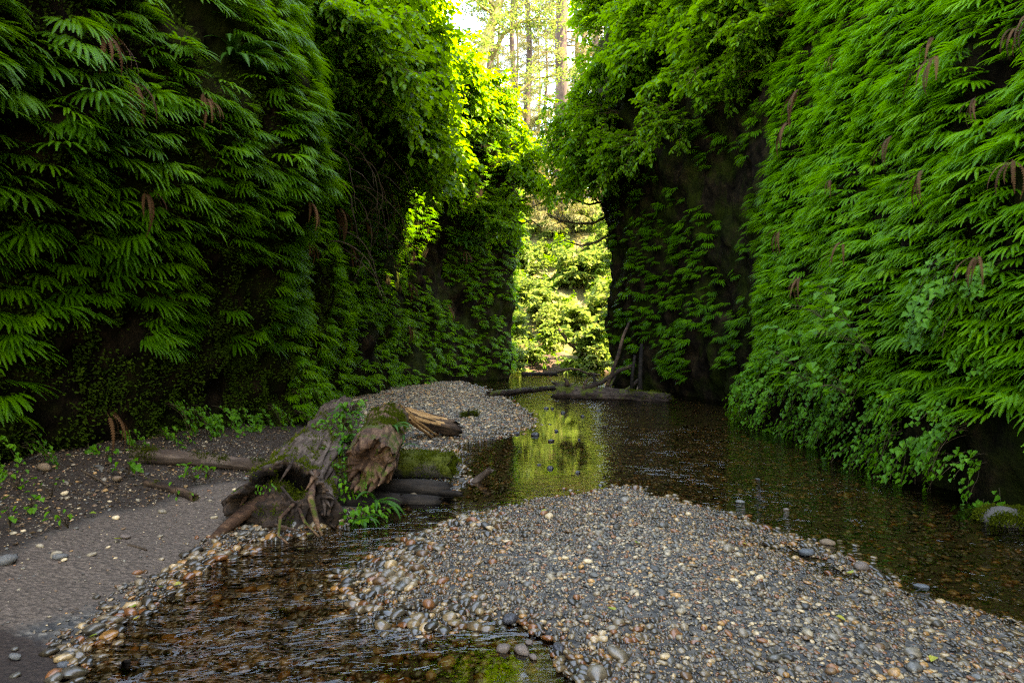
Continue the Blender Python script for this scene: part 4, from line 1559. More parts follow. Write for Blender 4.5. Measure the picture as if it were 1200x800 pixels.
# -- rotten earth mound at the log's end is bank; small pieces of wood
for px0, py0, px1, py1, r_, mat_, nm_, lab in [
        (172, 569, 228, 588, 0.045, 'log_rot', 'bark_piece', 'rotten strip of bark lying across the earth path'),
        (553, 566, 575, 550, 0.05, 'log_top', 'driftwood', 'grey driftwood stub poking out of the still pool'),
        (572, 465, 655, 461, 0.10, 'log_far', 'driftwood_log', 'low brown log lying in the creek before the fallen trunk'),
        (611, 443.5, 653, 443.5, 0.12, 'log_dark', 'driftwood_log', 'farthest dark log lying in the sunlit shallows'),
        (505, 441, 556, 447, 0.035, 'twig', 'driftwood_stick', 'bare pale stick on the far gravel below the shaded wall'),
        (545, 447, 592, 443, 0.03, 'twig', 'driftwood_stick', 'thin stick at the far tip of the gravel bank'),
        (1143, 612, 1156, 625, 0.014, 'twig', 'driftwood_stick', 'small pointed stick in the water beside the mossy boulder'),
        (1156, 622, 1176, 630, 0.03, 'log_dark', 'driftwood_stick', 'black wet stick end under the mossy boulder'),
        (150, 640, 172, 646, 0.008, 'twig', 'driftwood_stick', 'thin dark twig lying on the middle of the earth path'),
        (96, 552, 128, 571, 0.011, 'twig', 'driftwood_stick', 'reddish twig in the leaf litter at the foot of the dark wall'),
        (135, 788, 148, 778, 0.03, 'log_dark', 'driftwood', 'black root stub in the mud by the nearest water')]:
    a_ = hit(px0, max(py0, 436)); b_ = hit(px1, max(py1, 436))
    if nm_ == 'driftwood':
        b_ = at(px1, py1, a_.y - 0.02)
    t = thing(nm_, lab, 'driftwood', a_)
    za = max(a_.z, -0.02) + r_ * 0.6
    zb = (max(b_.z, -0.02) + r_ * 0.6) if nm_ != 'driftwood' else b_.z
    lg, mt_ = ragged_log('stem', (a_.x, a_.y, za if nm_ != 'driftwood' else za - 0.06), (b_.x, b_.y, zb), r_, r_ * 0.8, M[mat_], t, 14, 14, 0.3, 4, px0 * 0.1, r_ * 0.9, 0.9, r_ * 0.8)
    if nm_ == 'bark_piece':
        tufts('moss', surf(lg, mt_, lambda c, n_: n_.z > 0.4, 12, 3), t, 0.012, 16, 0.03, 16, on=lg)

# -- fallen trunk across the far creek with standing snags
Yf = hit(680, 472).y
t = thing('fallen_log', 'long rough fallen trunk across the creek with bare branches standing up', 'log', (1.2, Yf, 0))
pa = at(652, 456, Yf); pb = at(783, 470, Yf - 1.2)
lg, mt_ = ragged_log('trunk', (pa.x, pa.y, 0.17), (pb.x, pb.y, 0.05), 0.22, 0.15, M['log_far'], t, 40, 44, 0.36, 2.2, 6.0, 0.16)
tufts('moss', surf(lg, mt_, lambda c, n_: n_.z > 0.3 and c.x > 3.0, 40, 8), t, 0.03, 22, 0.1, 17, on=lg)
yb = Yf - 0.4
for pts, r0, r1, mt2 in [
        ([(708, 462), (716, 440), (725, 415), (730, 395), (737, 378)], 0.055, 0.03, 'log_rot'),
        ([(751, 470), (750, 445), (751, 420), (752, 403)], 0.07, 0.045, 'log_dark'),
        ([(740, 462), (741, 440), (744, 416)], 0.055, 0.035, 'log_dark'),
        ([(697, 458), (697, 448), (696, 438)], 0.05, 0.035, 'log_dark'),
        ([(685, 456), (706, 447), (725, 434), (742, 428)], 0.08, 0.05, 'log_far'),
        ([(725, 462), (738, 454), (748, 445)], 0.06, 0.04, 'log_far'),
        ([(712, 460), (716, 450), (722, 440)], 0.05, 0.02, 'log_far'),
        ([(744, 466), (747, 456), (750, 446)], 0.04, 0.02, 'twig'),
        ([(770, 474), (782, 473), (791, 470)], 0.07, 0.03, 'log_far'),
        ([(665, 452), (664, 446), (661, 443)], 0.07, 0.02, 'log_rot'),
        ([(684, 456), (686, 448), (688, 445)], 0.06, 0.02, 'log_rot')]:
    m_ = MB()
    m_.tube([at(x, y, yb + 0.05 * i) - t.location for i, (x, y) in enumerate(pts)], [r0 + (r1 - r0) * i / (len(pts) - 1) for i in range(len(pts))], 9, 0.25, 5, r0 * 40)
    m_.build('branch', M[mt2], t)

# -- dead bough lying down the sunny slope
for nm_, lab, pts, r0, Yd in [
        ('dead_bough', 'bleached dead bough slanting down the sunny slope', [(655, 385), (668, 403), (684, 415), (700, 423), (711, 431)], 0.10, 33.5),
        ('dead_bough', 'thin bare bough reaching over the far water to the earth slope', [(652, 436), (668, 432), (678, 433), (688, 438), (704, 439)], 0.07, 31.0),
        ('dead_bough', 'curved bare bough among the leaves of the sunny slope', [(664, 401), (678, 399), (684, 408), (696, 415), (706, 414)], 0.06, 34.5)]:
    t = thing(nm_, lab, 'bough', at(*pts[0], Yd))
    m_ = MB()
    m_.tube([at(x, y, Yd - 0.1 * i) - t.location for i, (x, y) in enumerate(pts)], [r0 * (1 - 0.15 * i) for i in range(len(pts))], 8, 0.2, 4, r0 * 70)
    bb = m_.build('branch', M['twig'], t)
    for s in (1, 2, 3):
        p = at(*pts[s], Yd - 0.1 * s) - t.location
        m_ = MB()
        m_.tube([p, p + Vector((0.35, -0.1, 0.1 - 0.12 * s)), p + Vector((0.75, -0.2, 0.25 - 0.2 * s))], [r0 * 0.5, r0 * 0.4, r0 * 0.2], 6)
        m_.build('twig', M['twig'], bb)


# ------------------------------------------------------------------ stones
def stone_mesh(name, seed, sub=2, flat_=(1, 0.78, 0.5), rough=0.28):
    import bmesh
    bm = bmesh.new()
    bmesh.ops.create_icosphere(bm, subdivisions=sub, radius=1)
    for v in bm.verts:
        d = fbm(v.co, 0.9, seed * 3.3, 2) * rough
        v.co = v.co * (1 + d)
        v.co = Vector((v.co.x * flat_[0], v.co.y * flat_[1], v.co.z * flat_[2]))
    me = bpy.data.meshes.new(name)
    bm.to_mesh(me); bm.free()
    me.polygons.foreach_set('use_smooth', np.ones(len(me.polygons), bool))
    me.materials.append(M['stone'])
    return me


ST = [stone_mesh('river_stone', 1, 2, (1, 0.8, 0.5)), stone_mesh('river_stone', 2, 2, (1, 0.65, 0.42)), stone_mesh('river_stone', 3, 2, (1, 0.9, 0.55)),
      stone_mesh('river_stone', 4, 2, (1, 0.7, 0.6), 0.35), stone_mesh('river_stone', 5, 2, (1, 0.85, 0.34)), stone_mesh('river_stone', 6, 2, (1, 0.6, 0.5), 0.4)]

nr = np.random.default_rng(5)


def zone_of(x, y, z):
    if z < 0.0:
        return ('under the rippled water near the gravel bar', 'submerged stones')
    if x < -0.9 and y < 6.2:
        return ('at the pebbled edge of the earth path', 'path edge stones') if x > -2.6 else ('on the earth bank by the dark wall', 'bank stones')
    if y < 4.2:
        return ('on the nearest part of the gravel bar', 'near bar stones')
    if y < 5.2:
        return ('on the middle of the gravel bar', 'middle bar stones')
    return ('on the far end of the gravel bar', 'far bar stones')


# the largest stones in view stand each by itself
cand = []
xs = nr.uniform(-4.2, 4.4, 24000); ys = nr.uniform(2.7, 8.0, 24000)
zs = ground_z(xs, ys)
ins = (np.abs(xs) < 0.76 * ys) & (ys > 2.85)
dbar = sdf(BAR, xs, ys); dleft = sdf(LEFT, xs, ys)
sel = ins & ((dbar > -0.05) | ((dleft > -0.05) & (dleft < 0.42)) | ((zs < -0.01) & (xs < 0.5) & (ys < 5)) | ((dleft > 0) & (nr.random(24000) < 0.06)))
xs, ys, zs = xs[sel], ys[sel], zs[sel]
pp, _ = poisson(np.stack([xs, ys, zs], 1), np.stack([xs, ys, zs], 1), 0.16, 270)
for p in pp:
    zt, gp = zone_of(*p)
    r = float(np.clip(nr.lognormal(math.log(0.025), 0.25), 0.017, 0.045))
    o = bpy.data.objects.new('river_stone', ST[int(nr.integers(6))])
    COL.objects.link(o)
    o.location = (p[0], p[1], p[2] + r * 0.22)
    o.rotation_euler = (nr.uniform(-0.3, 0.3), nr.uniform(-0.3, 0.3), nr.uniform(0, 6.28))
    o.scale = (r, r, r)
    tag(o, f'larger smooth stone {zt}', 'stone', gp)

# named stones
def put_stone(px, py, r, lab, k=0, mat=None, sink=0.35, name='river_stone', sub=None):
    g = hit(px, py)
    me = ST[k] if sub is None else stone_mesh(name, 40 + k, sub, (1, 0.85, 0.7), 0.3)
    o = bpy.data.objects.new(name, me)
    COL.objects.link(o)
    o.location = (g.x, g.y, g.z + r * sink)
    o.scale = (r, r, r)
    o.rotation_euler = (0.1, -0.1, random.uniform(0, 6))
    if mat:
        o.material_slots[0].link = 'OBJECT'
        o.material_slots[0].material = mat
    return tag(o, lab, 'stone')


def plain_stone(name, c, rough=0.7):
    m, nt, out = new_mat(name)
    b = N(nt, 'ShaderNodeBsdfPrincipled')
    b.inputs['Roughness'].default_value = rough
    tc = N(nt, 'ShaderNodeTexCoord')
    n1 = N(nt, 'ShaderNodeTexNoise', i_Scale=3.0, i_Detail=7.0, i_Roughness=0.7)
    nt.links.new(tc.outputs['Object'], n1.inputs['Vector'])
    r = ramp(nt, [(0.3, tuple(x * 0.6 for x in c)), (0.7, tuple(min(1, x * 1.25) for x in c))])
    nt.links.new(n1.outputs['Fac'], r.inputs[0])
    nt.links.new(r.outputs[0], b.inputs['Base Color'])
    bp = N(nt, 'ShaderNodeBump', i_Strength=0.35, i_Distance=0.2)
    nt.links.new(n1.outputs['Fac'], bp.inputs['Height'])
    nt.links.new(bp.outputs[0], b.inputs['Normal'])
    nt.links.new(b.outputs[0], out.inputs[0])
    return m


TAN = plain_stone('tan_stone', (0.16, 0.095, 0.05)); PALE = plain_stone('pale_stone', (0.11, 0.098, 0.085)); GREY = plain_stone('grey_stone', (0.075, 0.073, 0.072)); DARKS = plain_stone('wet_dark_stone', (0.035, 0.03, 0.032), 0.25)
BRN = plain_stone('brown_stone', (0.13, 0.085, 0.06), 0.5)
put_stone(137, 565, 0.045, 'round tan stone in the leaf litter below the thin log', 2, TAN, 0.6)
put_stone(52, 552, 0.06, 'ochre stone at the foot of the dark wall', 3, TAN, 0.5)
put_stone(146, 630, 0.045, 'flat brown stone half sunk in the earth path', 4, BRN, 0.2)
put_stone(70, 655, 0.05, 'flat pale stone beside the nearest earth path', 4, PALE, 0.2)
put_stone(8, 660, 0.06, 'big grey-white stone at the very edge of the earth path', 0, PALE, 0.3)
put_stone(18, 772, 0.032, 'pale oval stone on the black mud', 1, PALE, 0.3)
put_stone(74, 783, 0.03, 'round grey stone in the black mud', 2, GREY, 0.3)
put_stone(868, 593, 0.055, 'pale blocky stone in the shallow water beyond the bar', 3, PALE, 0.5)
put_stone(896, 597, 0.045, 'flat pinkish stone in the shallow water beyond the bar', 4, TAN, 0.8)
put_stone(921, 604, 0.05, 'rusty stone alone in the shallow water beyond the bar', 0, BRN, 0.8)
put_stone(970, 640, 0.055, 'yellowish stone at the bar edge facing the bright wall', 0, TAN, 0.45)
put_stone(1010, 668, 0.058, 'dark brown stone on the bar edge facing the bright wall', 0, BRN, 0.4)
put_stone(1080, 692, 0.055, 'broad grey stone farther down the bar edge', 4, GREY, 0.4)
put_stone(945, 652, 0.065, 'broad flat grey stone near the top of the bar', 4, GREY, 0.3)
put_stone(590, 591, 0.06, 'flat reddish brown stone where the pool meets the bar', 4, BRN, 0.6)
for i, (px, py, r, lab) in enumerate([(627, 515, 0.12, 'upright dark stone in the shining pool by the far gravel'), (646, 526, 0.10, 'dark stone alone in the middle of the shining pool'), (645, 560, 0.075, 'dark flat stone in the lower shining pool'),
                                  (677, 562, 0.06, 'small dark stone in the lower shining pool towards the bright wall'), (632, 556, 0.05, 'thin dark stone just breaking the lower pool'), (679, 525, 0.06, 'small dark stone near the ripples'),
                                  (652, 512, 0.08, 'dark stone high in the shining pool'), (640, 483, 0.12, 'dark stone before the fallen trunk'), (660, 490, 0.10, 'second dark stone before the fallen trunk'),
                                  (647, 484, 0.09, 'small dark stone under the low brown log'), (702, 490, 0.12, 'dark stone close under the fallen trunk'), (605, 510, 0.1, 'dark stone on the tip of the far gravel'),
                                  (683, 497, 0.09, 'low dark stone at the start of the ripples'),
                                  (888, 573, 0.05, 'black stone standing in the creek by the bright wall'),
                                  (590, 779, 0.04, 'wet brown stone in the nearest bright puddle'), (612, 782, 0.045, 'larger wet brown stone in the nearest bright puddle'), (620, 768, 0.025, 'small wet brown stone in the nearest bright puddle'),
                                  (625, 790, 0.03, 'wet dark stone at the lowest edge of the bright puddle'), (598, 733, 0.05, 'dark brown stone on the bar by the puddle'), (655, 766, 0.045, 'dark wet rounded stone at the puddle rim'),
                                  (437, 683, 0.04, 'dark wet stone at the creek edge of the bar')]):
    r *= 0.58 if i < 14 else 1
    o = put_stone(px, py, r, lab, i % 6, DARKS if i < 14 or i > 17 else BRN, 0.4)
    o.location.z = max(o.location.z, 0.0 + r * 0.18)
b = put_stone(1188, 632, 0.25, 'mossy boulder at the water under the bright wall', 3, plain_stone('boulder_stone', (0.07, 0.052, 0.04), 0.8), 0.35, 'boulder', 4)
bp_ = surf(b, b.matrix_basis, lambda c, n_: n_.z > 0.0 and (n_.x < 0.25) and fbm(c, 4, 2, 2) > -0.25, 200, 11)
ms = tufts('moss', bp_, None, 0.02, 26, 0.06, 21)
ms.parent = b
ms.matrix_parent_inverse = b.matrix_basis.inverted()
g0 = hit(548, 489)
t = thing('mossy_snag', 'small mossy dark wood snag alone on the far gravel', 'driftwood', g0)
lg, mt_ = ragged_log('stem', g0 + Vector((-0.12, 0, 0.03)), g0 + Vector((0.16, 0.05, 0.05)), 0.05, 0.04, M['log_dark'], t, 12, 10, 0.5, 5, 2, 0.06)
tufts('moss', surf(lg, mt_, lambda c, n_: n_.z > 0, 70, 8), t, 0.025, 16, 0.09, 22, on=lg)
m_ = MB(); m_.tube([(0, 0, 0.03), (0.01, 0, 0.1), (0.03, 0, 0.17)], [0.035, 0.025, 0.01], 7, 0.3, 8); m_.build('stub', M['log_dark'], t)

# gravel nobody could count
GP, GR, GS, GI = [], [], [], []


def gravel(n, x0, x1, y0, y1, med, cond, sig=0.33, emb=0.15, lo=0.006, hi=0.06):
    xs, ys = nr.uniform(x0, x1, n), nr.uniform(y0, y1, n)
    zs = ground_z(xs, ys)
    m = cond(xs, ys, zs) & (np.abs(xs) < 0.95 * np.maximum(ys, 0.2) + 1.0)
    xs, ys, zs = xs[m], ys[m], zs[m]
    k = len(xs)
    r = np.clip(nr.lognormal(math.log(med), sig, k), lo, hi)
    GP.append(np.stack([xs, ys, zs + r * emb], 1))
    GR.append(np.stack([nr.uniform(-0.35, 0.35, k), nr.uniform(-0.35, 0.35, k), nr.uniform(0, 6.28, k)], 1))
    GS.append(np.stack([r, r, r * nr.uniform(0.7, 1.1, k)], 1))
    GI.append(nr.integers(0, 6, k))


isbar = lambda x, y, z: sdf(BAR, x, y) > -0.12 - 0.25 * nr.random(len(x))
gravel(84000, -1.6, 5.2, 1.8, 7.2, 0.0082, isbar, sig=0.42, emb=0.1)
gravel(24000, -1.6, 5.2, 1.8, 7.2, 0.0135, isbar, emb=0.25)
gravel(2200, -1.6, 5.2, 1.8, 6.0, 0.0185, isbar, emb=0.3)
nbank = lambda x, y, z: (sdf(LEFT, x, y) > -0.1) & (sdf(LEFT, x, y) < 0.36 + 0.12 * wob(x, y, 3, 1)) & (sdf(MUD, x, y) < 0.02) & (y < 6)
gravel(18000, -3.6, -0.6, 2.0, 6.2, 0.011, nbank)
gravel(7000, -3.6, -0.6, 2.0, 6.2, 0.021, nbank, emb=0.25)
onpath = lambda x, y, z: (sdf(LEFT, x, y) > 0.2) & (sdf(MUD, x, y) < 0) & (nr.random(len(x)) < 0.25 + 0.75 * (sdf(PATH, x, y) < -0.02))
gravel(11000, -4.6, -1.0, 2.5, 8.5, 0.006, onpath, sig=0.5)
gravel(300, -4.6, -1.2, 2.5, 7.5, 0.022, onpath)
bedc = lambda x, y, z: z < 0.01
gravel(20000, -2.4, 4.6, 2.0, 6.0, 0.020, lambda x, y, z: bedc(x, y, z) & (x < 1.0), emb=0.2)
gravel(3500, -2.4, 1.0, 2.0, 5.8, 0.034, lambda x, y, z: bedc(x, y, z), emb=0.3)
gravel(16000, -1.0, 4.8, 4.0, 13.0, 0.024, lambda x, y, z: bedc(x, y, z) & (sdf(BAR, x, y) < 0), emb=0.2)
gravel(42000, -4.3, 0.6, 8.2, 27, 0.018, lambda x, y, z: (sdf(LEFT, x, y) > -0.15) & ((x > -2.9) | (y > 12)), emb=0.2)
gravel(4000, -4.3, 0.6, 8.5, 27, 0.032, lambda x, y, z: (sdf(LEFT, x, y) > -0.3) & ((x > -2.9) | (y > 12)), emb=0.2)
gravel(1800, 0.9, 4.0, 7.0, 11.5, 0.022, lambda x, y, z: (((x - 2.2) / 0.9) ** 2 + ((y - 8.7) / 1.6) ** 2 < 1), emb=-0.3)
gravel(1500, -1, 5, 11, 33, 0.045, lambda x, y, z: z < 0.02, emb=0.5)
gravel(150, 2.8, 5.5, 13.5, 18, 0.03, lambda x, y, z: sdf(STRIP, x, y) > -0.3, emb=0.2)
firsts = [next(o for o in bpy.data.objects if o.data is me) for me in ST]
scatter('gravel', firsts, np.concatenate(GP), np.concatenate(GR), np.concatenate(GS), np.concatenate(GI))

# fallen leaves on stones and path
LM = leaf_mat('fallen_leaf', [(0.06, 0.16, 0.01), (0.14, 0.2, 0.015), (0.3, 0.26, 0.03), (0.2, 0.09, 0.03)], 0.2, (0.2, 0.3, 0.02))
LV, LF = lobed_arrays(np.array([[0, 0, 0.004]]), np.array([[1.0, 0, 0.05]]), np.array([[0.1, 0.1, 1.0]]), np.array([0.055]))
leafme = mesh_data('fallen_leaf', [tuple(v) for v in LV], LF, LM)
for px, py, wh in [(186, 693, 'path edge'), (212, 690, 'path edge'), (157, 718, 'path edge'), (113, 751, 'path edge'), (160, 738, 'path edge'), (134, 636, 'earth path'), (105, 605, 'earth path'), (78, 610, 'earth path'), (360, 636, 'stream'), (352, 672, 'stream'),
               (640, 602, 'gravel bar'), (852, 575, 'gravel bar'), (1000, 677, 'gravel bar'), (980, 728, 'gravel bar'), (870, 640, 'gravel bar'), (745, 640, 'gravel bar'), (720, 720, 'gravel bar'), (35, 588, 'earth path'), (55, 600, 'earth path'), (1095, 775, 'gravel bar')]:
    g = hit(px, py)
    o = bpy.data.objects.new('fallen_leaf', leafme)
    COL.objects.link(o)
    o.location = (g.x, g.y, max(g.z, 0) + 0.022)
    o.rotation_euler = (random.uniform(-0.3, 0.3), random.uniform(-0.3, 0.3), random.uniform(0, 6))
    s = random.uniform(0.6, 1.0)
    o.scale = (s, s, s)
    tag(o, f'small fallen green or yellow leaf lying on the {wh}', 'leaf', f'fallen leaves on the {wh}')

# litter of dry leaves and twigs on the bank
xs = nr.uniform(-4.8, -2.2, 6000); ys = nr.uniform(3.6, 10, 6000)
m = (sdf(LEFT, xs, ys) > 0.4) & (sdf(PATH, xs, ys) < 0.05 * nr.standard_normal(6000)) & (nr.random(6000) < 0.75)
xs, ys = xs[m], ys[m]
zs = ground_z(xs, ys) + 0.012
k = len(xs)
ln = nr.uniform(0.012, 0.05, k)
V, Fc = leaf_arrays(np.stack([xs, ys, zs], 1), np.stack([nr.normal(0, 1, k), nr.normal(0, 1, k), nr.normal(0, 0.25, k)], 1), unit(np.stack([nr.normal(0, 0.4, k), nr.normal(0, 0.4, k), np.ones(k)], 1)), ln, ln * nr.uniform(0.15, 0.6, k))
lit = leaf_mat('dry_litter', [(0.03, 0.016, 0.008), (0.09, 0.05, 0.025), (0.2, 0.12, 0.06), (0.3, 0.2, 0.1)], 0.1, (0.1, 0.06, 0.02), rough=0.8)
mesh_obj('leaf_litter', V, Fc, lit)['kind'] = 'stuff'

# plants on and around the logs and the bank
for i, (px, py, Yd, s_, lab) in enumerate([
        (404, 478, 8.6, 0.20, 'leafy plant at the top of the green strip between the two big logs'),
        (396, 492, 8.0, 0.24, 'bright leafy plant in the upper green strip between the two big logs'),
        (402, 512, 7.4, 0.24, 'leafy plant in the middle of the green strip between the two big logs'),
        (395, 530, 6.9, 0.24, 'broad-leaved plant lower in the green strip between the two big logs'),
        (402, 550, 6.5, 0.22, 'broad-leaved plant next to the splintered chunk end'),
        (398, 572, 6.1, 0.22, 'lowest leafy plant of the green strip by the log mouth'),
        (405, 604, 5.75, 0.20, 'small green plant at the water beside the log mouth'),
        (430, 598, 5.9, 0.18, 'little leafy plant over the dark water below the broken chunk'),
        (380, 500, 7.6, 0.2, 'leafy plant hugging the flank of the hollow log')]):
    c = at(px, py, Yd)
    leafy_plant(400 + i, 60, 0.05, lab, (c.x + 0.06, c.y, c.z - 0.10), -1.3, M['creeper'], s_, 0.2, lobed=(i % 2 == 0))
    if i in (0, 2, 3):
        clump('small_fern', 'small fresh fern growing out of the ' + ['upper', '', 'middle', 'lower'][i] + ' green strip between the logs', 'fern', (c.x + 0.03, c.y - 0.05, c.z - 0.06), -1.2, 0.42, SW, 7, 85, rs)
for px, py, Yd, s_, zr, n, lab in [(440, 588, 6.0, 0.38, -0.9, 5, 'arching fern rising from the water edge below the broken chunk'), (425, 608, 5.7, 0.26, -0.6, 6, 'low fern spreading over the water beside the log mouth'),
                               (458, 502, 6.9, 0.32, 0.2, 8, 'bright little fern on top of the broken chunk'), (470, 524, 6.8, 0.28, 0.4, 4, 'fern with one frond reaching off the broken chunk')]:
    c = at(px, py, Yd)
    clump('small_fern', lab, 'fern', c, zr, s_, SW, n, 80, rs)
for i, (px, py, n, lf, lab) in enumerate([(150, 548, 9, 0.07, 'young green seedling in front of the thin log'), (228, 556, 16, 0.06, 'pale leafy weed under the middle of the thin log'), (245, 552, 14, 0.055, 'leafy weed under the forked end of the thin log'),
                                      (35, 592, 10, 0.045, 'dark leafy weed at the foot of the near dark wall'), (20, 565, 10, 0.05, 'broad-leaved weed below the near ferns'), (60, 575, 7, 0.04, 'low weed beside the ochre stone'), (12, 610, 8, 0.04, 'weed among the stones at the near end of the bank'),
                                      (208, 575, 6, 0.04, 'tiny weed by the bark strip'), (80, 612, 7, 0.045, 'tiny weed on the stony earth'), (300, 497, 14, 0.07, 'leafy weed behind the hollow log'), (125, 530, 8, 0.05, 'little weed on the mound of litter')]):
    g = hit(px, py + 8)
    leafy_plant(500 + i, n, lf, lab, g, -1.5, M['creeper'], 0.15, 0.16, lobed=(i % 3 == 0))
bp2, bq2 = LC.sample(20000, lambda x, y, z: (y > 4.6) & (y < 13) & (z > 0.22) & (z < 0.75), np.random.default_rng(91))
bp2, bq2 = poisson(bp2, bq2, 0.34, 48)
for i in range(len(bp2)):
    where_ = 'near end' if bp2[i][1] < 7.5 else 'far end behind the big log'
    loc, rot = Vector(bp2[i]) + Vector(bq2[i]) * 0.05, (0, 0, math.atan2(bq2[i][1], bq2[i][0]) + random.uniform(-0.5, 0.5))
    dup(random.choice(CR), f'leafy creeper at the foot of the dark wall, {where_}', f'creepers at the foot of the dark wall, {where_}', loc, rot, random.uniform(0.6, 1.0))
g = hit(284, 592)
for i, (c, s_) in enumerate([((-2.12, 5.5, 0.27), 0.1), ((-1.95, 5.45, 0.3), 0.1)]):
    leafy_plant(600 + i, 12, 0.03, ['tuft of tiny bright leaves on the mossy root of the hollow log', 'tuft of tiny leaves in the mouth of the hollow log'][i], c, -1.5, M['creeper'], s_, 0.08, lobed=False)

# moss and crumbs of green on the damp lower part of the shaded wall
nr2 = np.random.default_rng(21)
wp, wq = LC.sample(60000, lambda x, y, z: (y > 4) & (y < 14) & (z > 0.1) & (z < 6.5), nr2)
mk = gap(wp[:, 0], wp[:, 1], wp[:, 2], 1.6, -0.3, 31) & (nr2.random(len(wp)) < np.where(wp[:, 2] < 1.8, 0.95, 0.5))
tufts('wall_moss', list(zip(wp[mk][:7500] + wq[mk][:7500] * 0.02, wq[mk][:7500])), None, 0.034, 14, 0.11, 31, 'wallmoss')['kind'] = 'stuff'
# bushes catching the sun round the corner of the shaded wall, and light sprigs in the gap
for px, py, Yd, s_ in [(606, 300, 30.3, 0.7), (612, 345, 30.6, 0.75), (608, 385, 30.0, 0.6), (622, 420, 31.5, 0.7), (606, 425, 30.2, 0.6), (604, 265, 30.0, 0.7), (640, 400, 35, 0.9), (700, 425, 32.5, 0.7), (690, 405, 33.5, 0.8)]:
    c = at(px, py, Yd)
    o = put_shrub(px, py, Yd, s_, 'sunlit bush filling the edge of the bright opening', 'bushes at the edge of the opening', None, HS, 0.2)
    o.location = (c.x - (0.5 if px < 630 else 0), c.y, max(c.z, gz(c.x, c.y)))
    o.rotation_euler = (0, -0.2, random.uniform(-0.6, 0.6) if px < 630 else -1.6)
for i, (pts, r0) in enumerate([([(714, 252), (695, 262), (676, 262), (655, 258), (640, 250)], 0.06), ([(714, 275), (698, 284), (680, 288), (662, 282), (648, 286)], 0.05), ([(713, 235), (690, 240), (668, 232), (640, 236), (620, 244)], 0.05), ([(598, 255), (612, 262), (622, 258), (634, 266)], 0.05)]):
    Yd = 25.2 if i < 3 else 27.8
    t = thing('bare_bough', ['dark bare bough reaching across the gap from the dark recess wall', 'lowest dark bough crossing the bright gap', 'upper dark bough crossing the gap under the leaves', 'short dark bough from the shaded wall corner'][i], 'bough', at(*pts[0], Yd))
    m_ = MB()
    P0 = [at(x, y, Yd + 0.12 * k) - t.location for k, (x, y) in enumerate(pts)]
    m_.tube(P0, [r0 * (1 - 0.17 * k) for k in range(len(P0))], 7, 0.15, 4, i)
    bb = m_.build('branch', M['stem'], t)
    for k in range(14):
        f = random.uniform(0.25, len(P0) - 1.01)
        p = P0[int(f)].lerp(P0[int(f) + 1], f % 1)
        e = Vector((random.uniform(-0.7, 0.3), random.uniform(-0.6, 0.6), random.uniform(-0.5, 0.45)))
        m_ = MB()
        m_.tube([p, p + e * 0.5 + Vector((0, 0, 0.05)), p + e], [r0 * 0.3, r0 * 0.22, r0 * 0.1], 4, cap=False)
        m_.build('twig', M['stem'], bb)
# bare hanging roots and stems over the shaded wall
for i in range(26):
    px, py = random.uniform(365, 500), random.uniform(150, 290)
    Yd = float(np.interp(px, [365, 430, 500], [12, 14.8, 18.5]))
    rt, nn = LC.near(at(px, py, Yd))
    t = thing('hanging_root', 'bare brown root hanging and curling in front of the shaded wall', 'root', rt + nn * 0.25, (0, 0, 0), 1, 'hanging roots on the shaded wall')
    p = Vector((0, 0, 0)); d = Vector((nn.x + random.uniform(-0.4, 0.4), nn.y + random.uniform(-0.4, 0.4), random.uniform(-0.6, 0.5))).normalized()
    pts = [p.copy()]
    for k in range(12):
        d = (d + Vector((random.uniform(-0.3, 0.3), random.uniform(-0.3, 0.3), -0.2 + random.uniform(-0.2, 0.1)))).normalized()
        p = p + d * random.uniform(0.1, 0.18)
        pts.append(p.copy())
    m_ = MB(); m_.tube(pts, [0.013 - 0.0009 * k for k in range(13)], 5); rr0 = m_.build('root', M['twig'], t)
    p = pts[5]; m_ = MB()
    e = Vector((random.uniform(-0.4, 0.6), random.uniform(-0.4, 0.2), -0.4))
    m_.tube([p, p + e * 0.5 + Vector((0, 0, 0.08)), p + e], [0.007, 0.005, 0.003], 4); m_.build('rootlet', M['twig'], rr0)

# ------------------------------------------------------------------ the sunny slope and its trees
hx = nr.uniform(-13, 16, 1400); hy = 33.6 + nr.random(1400) ** 1.3 * 31
hz = ground_z(hx, hy)
pxs = 600 + hx * F / hy
m = ((np.abs(hx - 1.8) > 0.8) | (hy > 36.0))
hp = np.stack([hx, hy, hz], 1)[m]
hp, _ = poisson(hp, hp, 1.15)
hp = hp[np.argsort(hp[:, 1])]
n_sh = 0
for x, y, z in hp:
    pxx = 600 + x * F / y
    if not (440 < pxx < 860):
        continue
    n_sh += 1
    if n_sh > 190:
        break
    row = 'at the bottom of' if z < 3 else 'half way up' if z < 8 else 'near the top of'
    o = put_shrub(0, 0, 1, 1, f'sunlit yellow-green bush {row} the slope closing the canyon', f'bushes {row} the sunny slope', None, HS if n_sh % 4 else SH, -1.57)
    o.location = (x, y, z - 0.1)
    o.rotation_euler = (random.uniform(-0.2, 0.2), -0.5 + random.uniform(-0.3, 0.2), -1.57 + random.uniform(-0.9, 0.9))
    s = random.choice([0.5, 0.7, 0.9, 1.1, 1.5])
    o.scale = (s, s, s * random.uniform(0.8, 1.5))


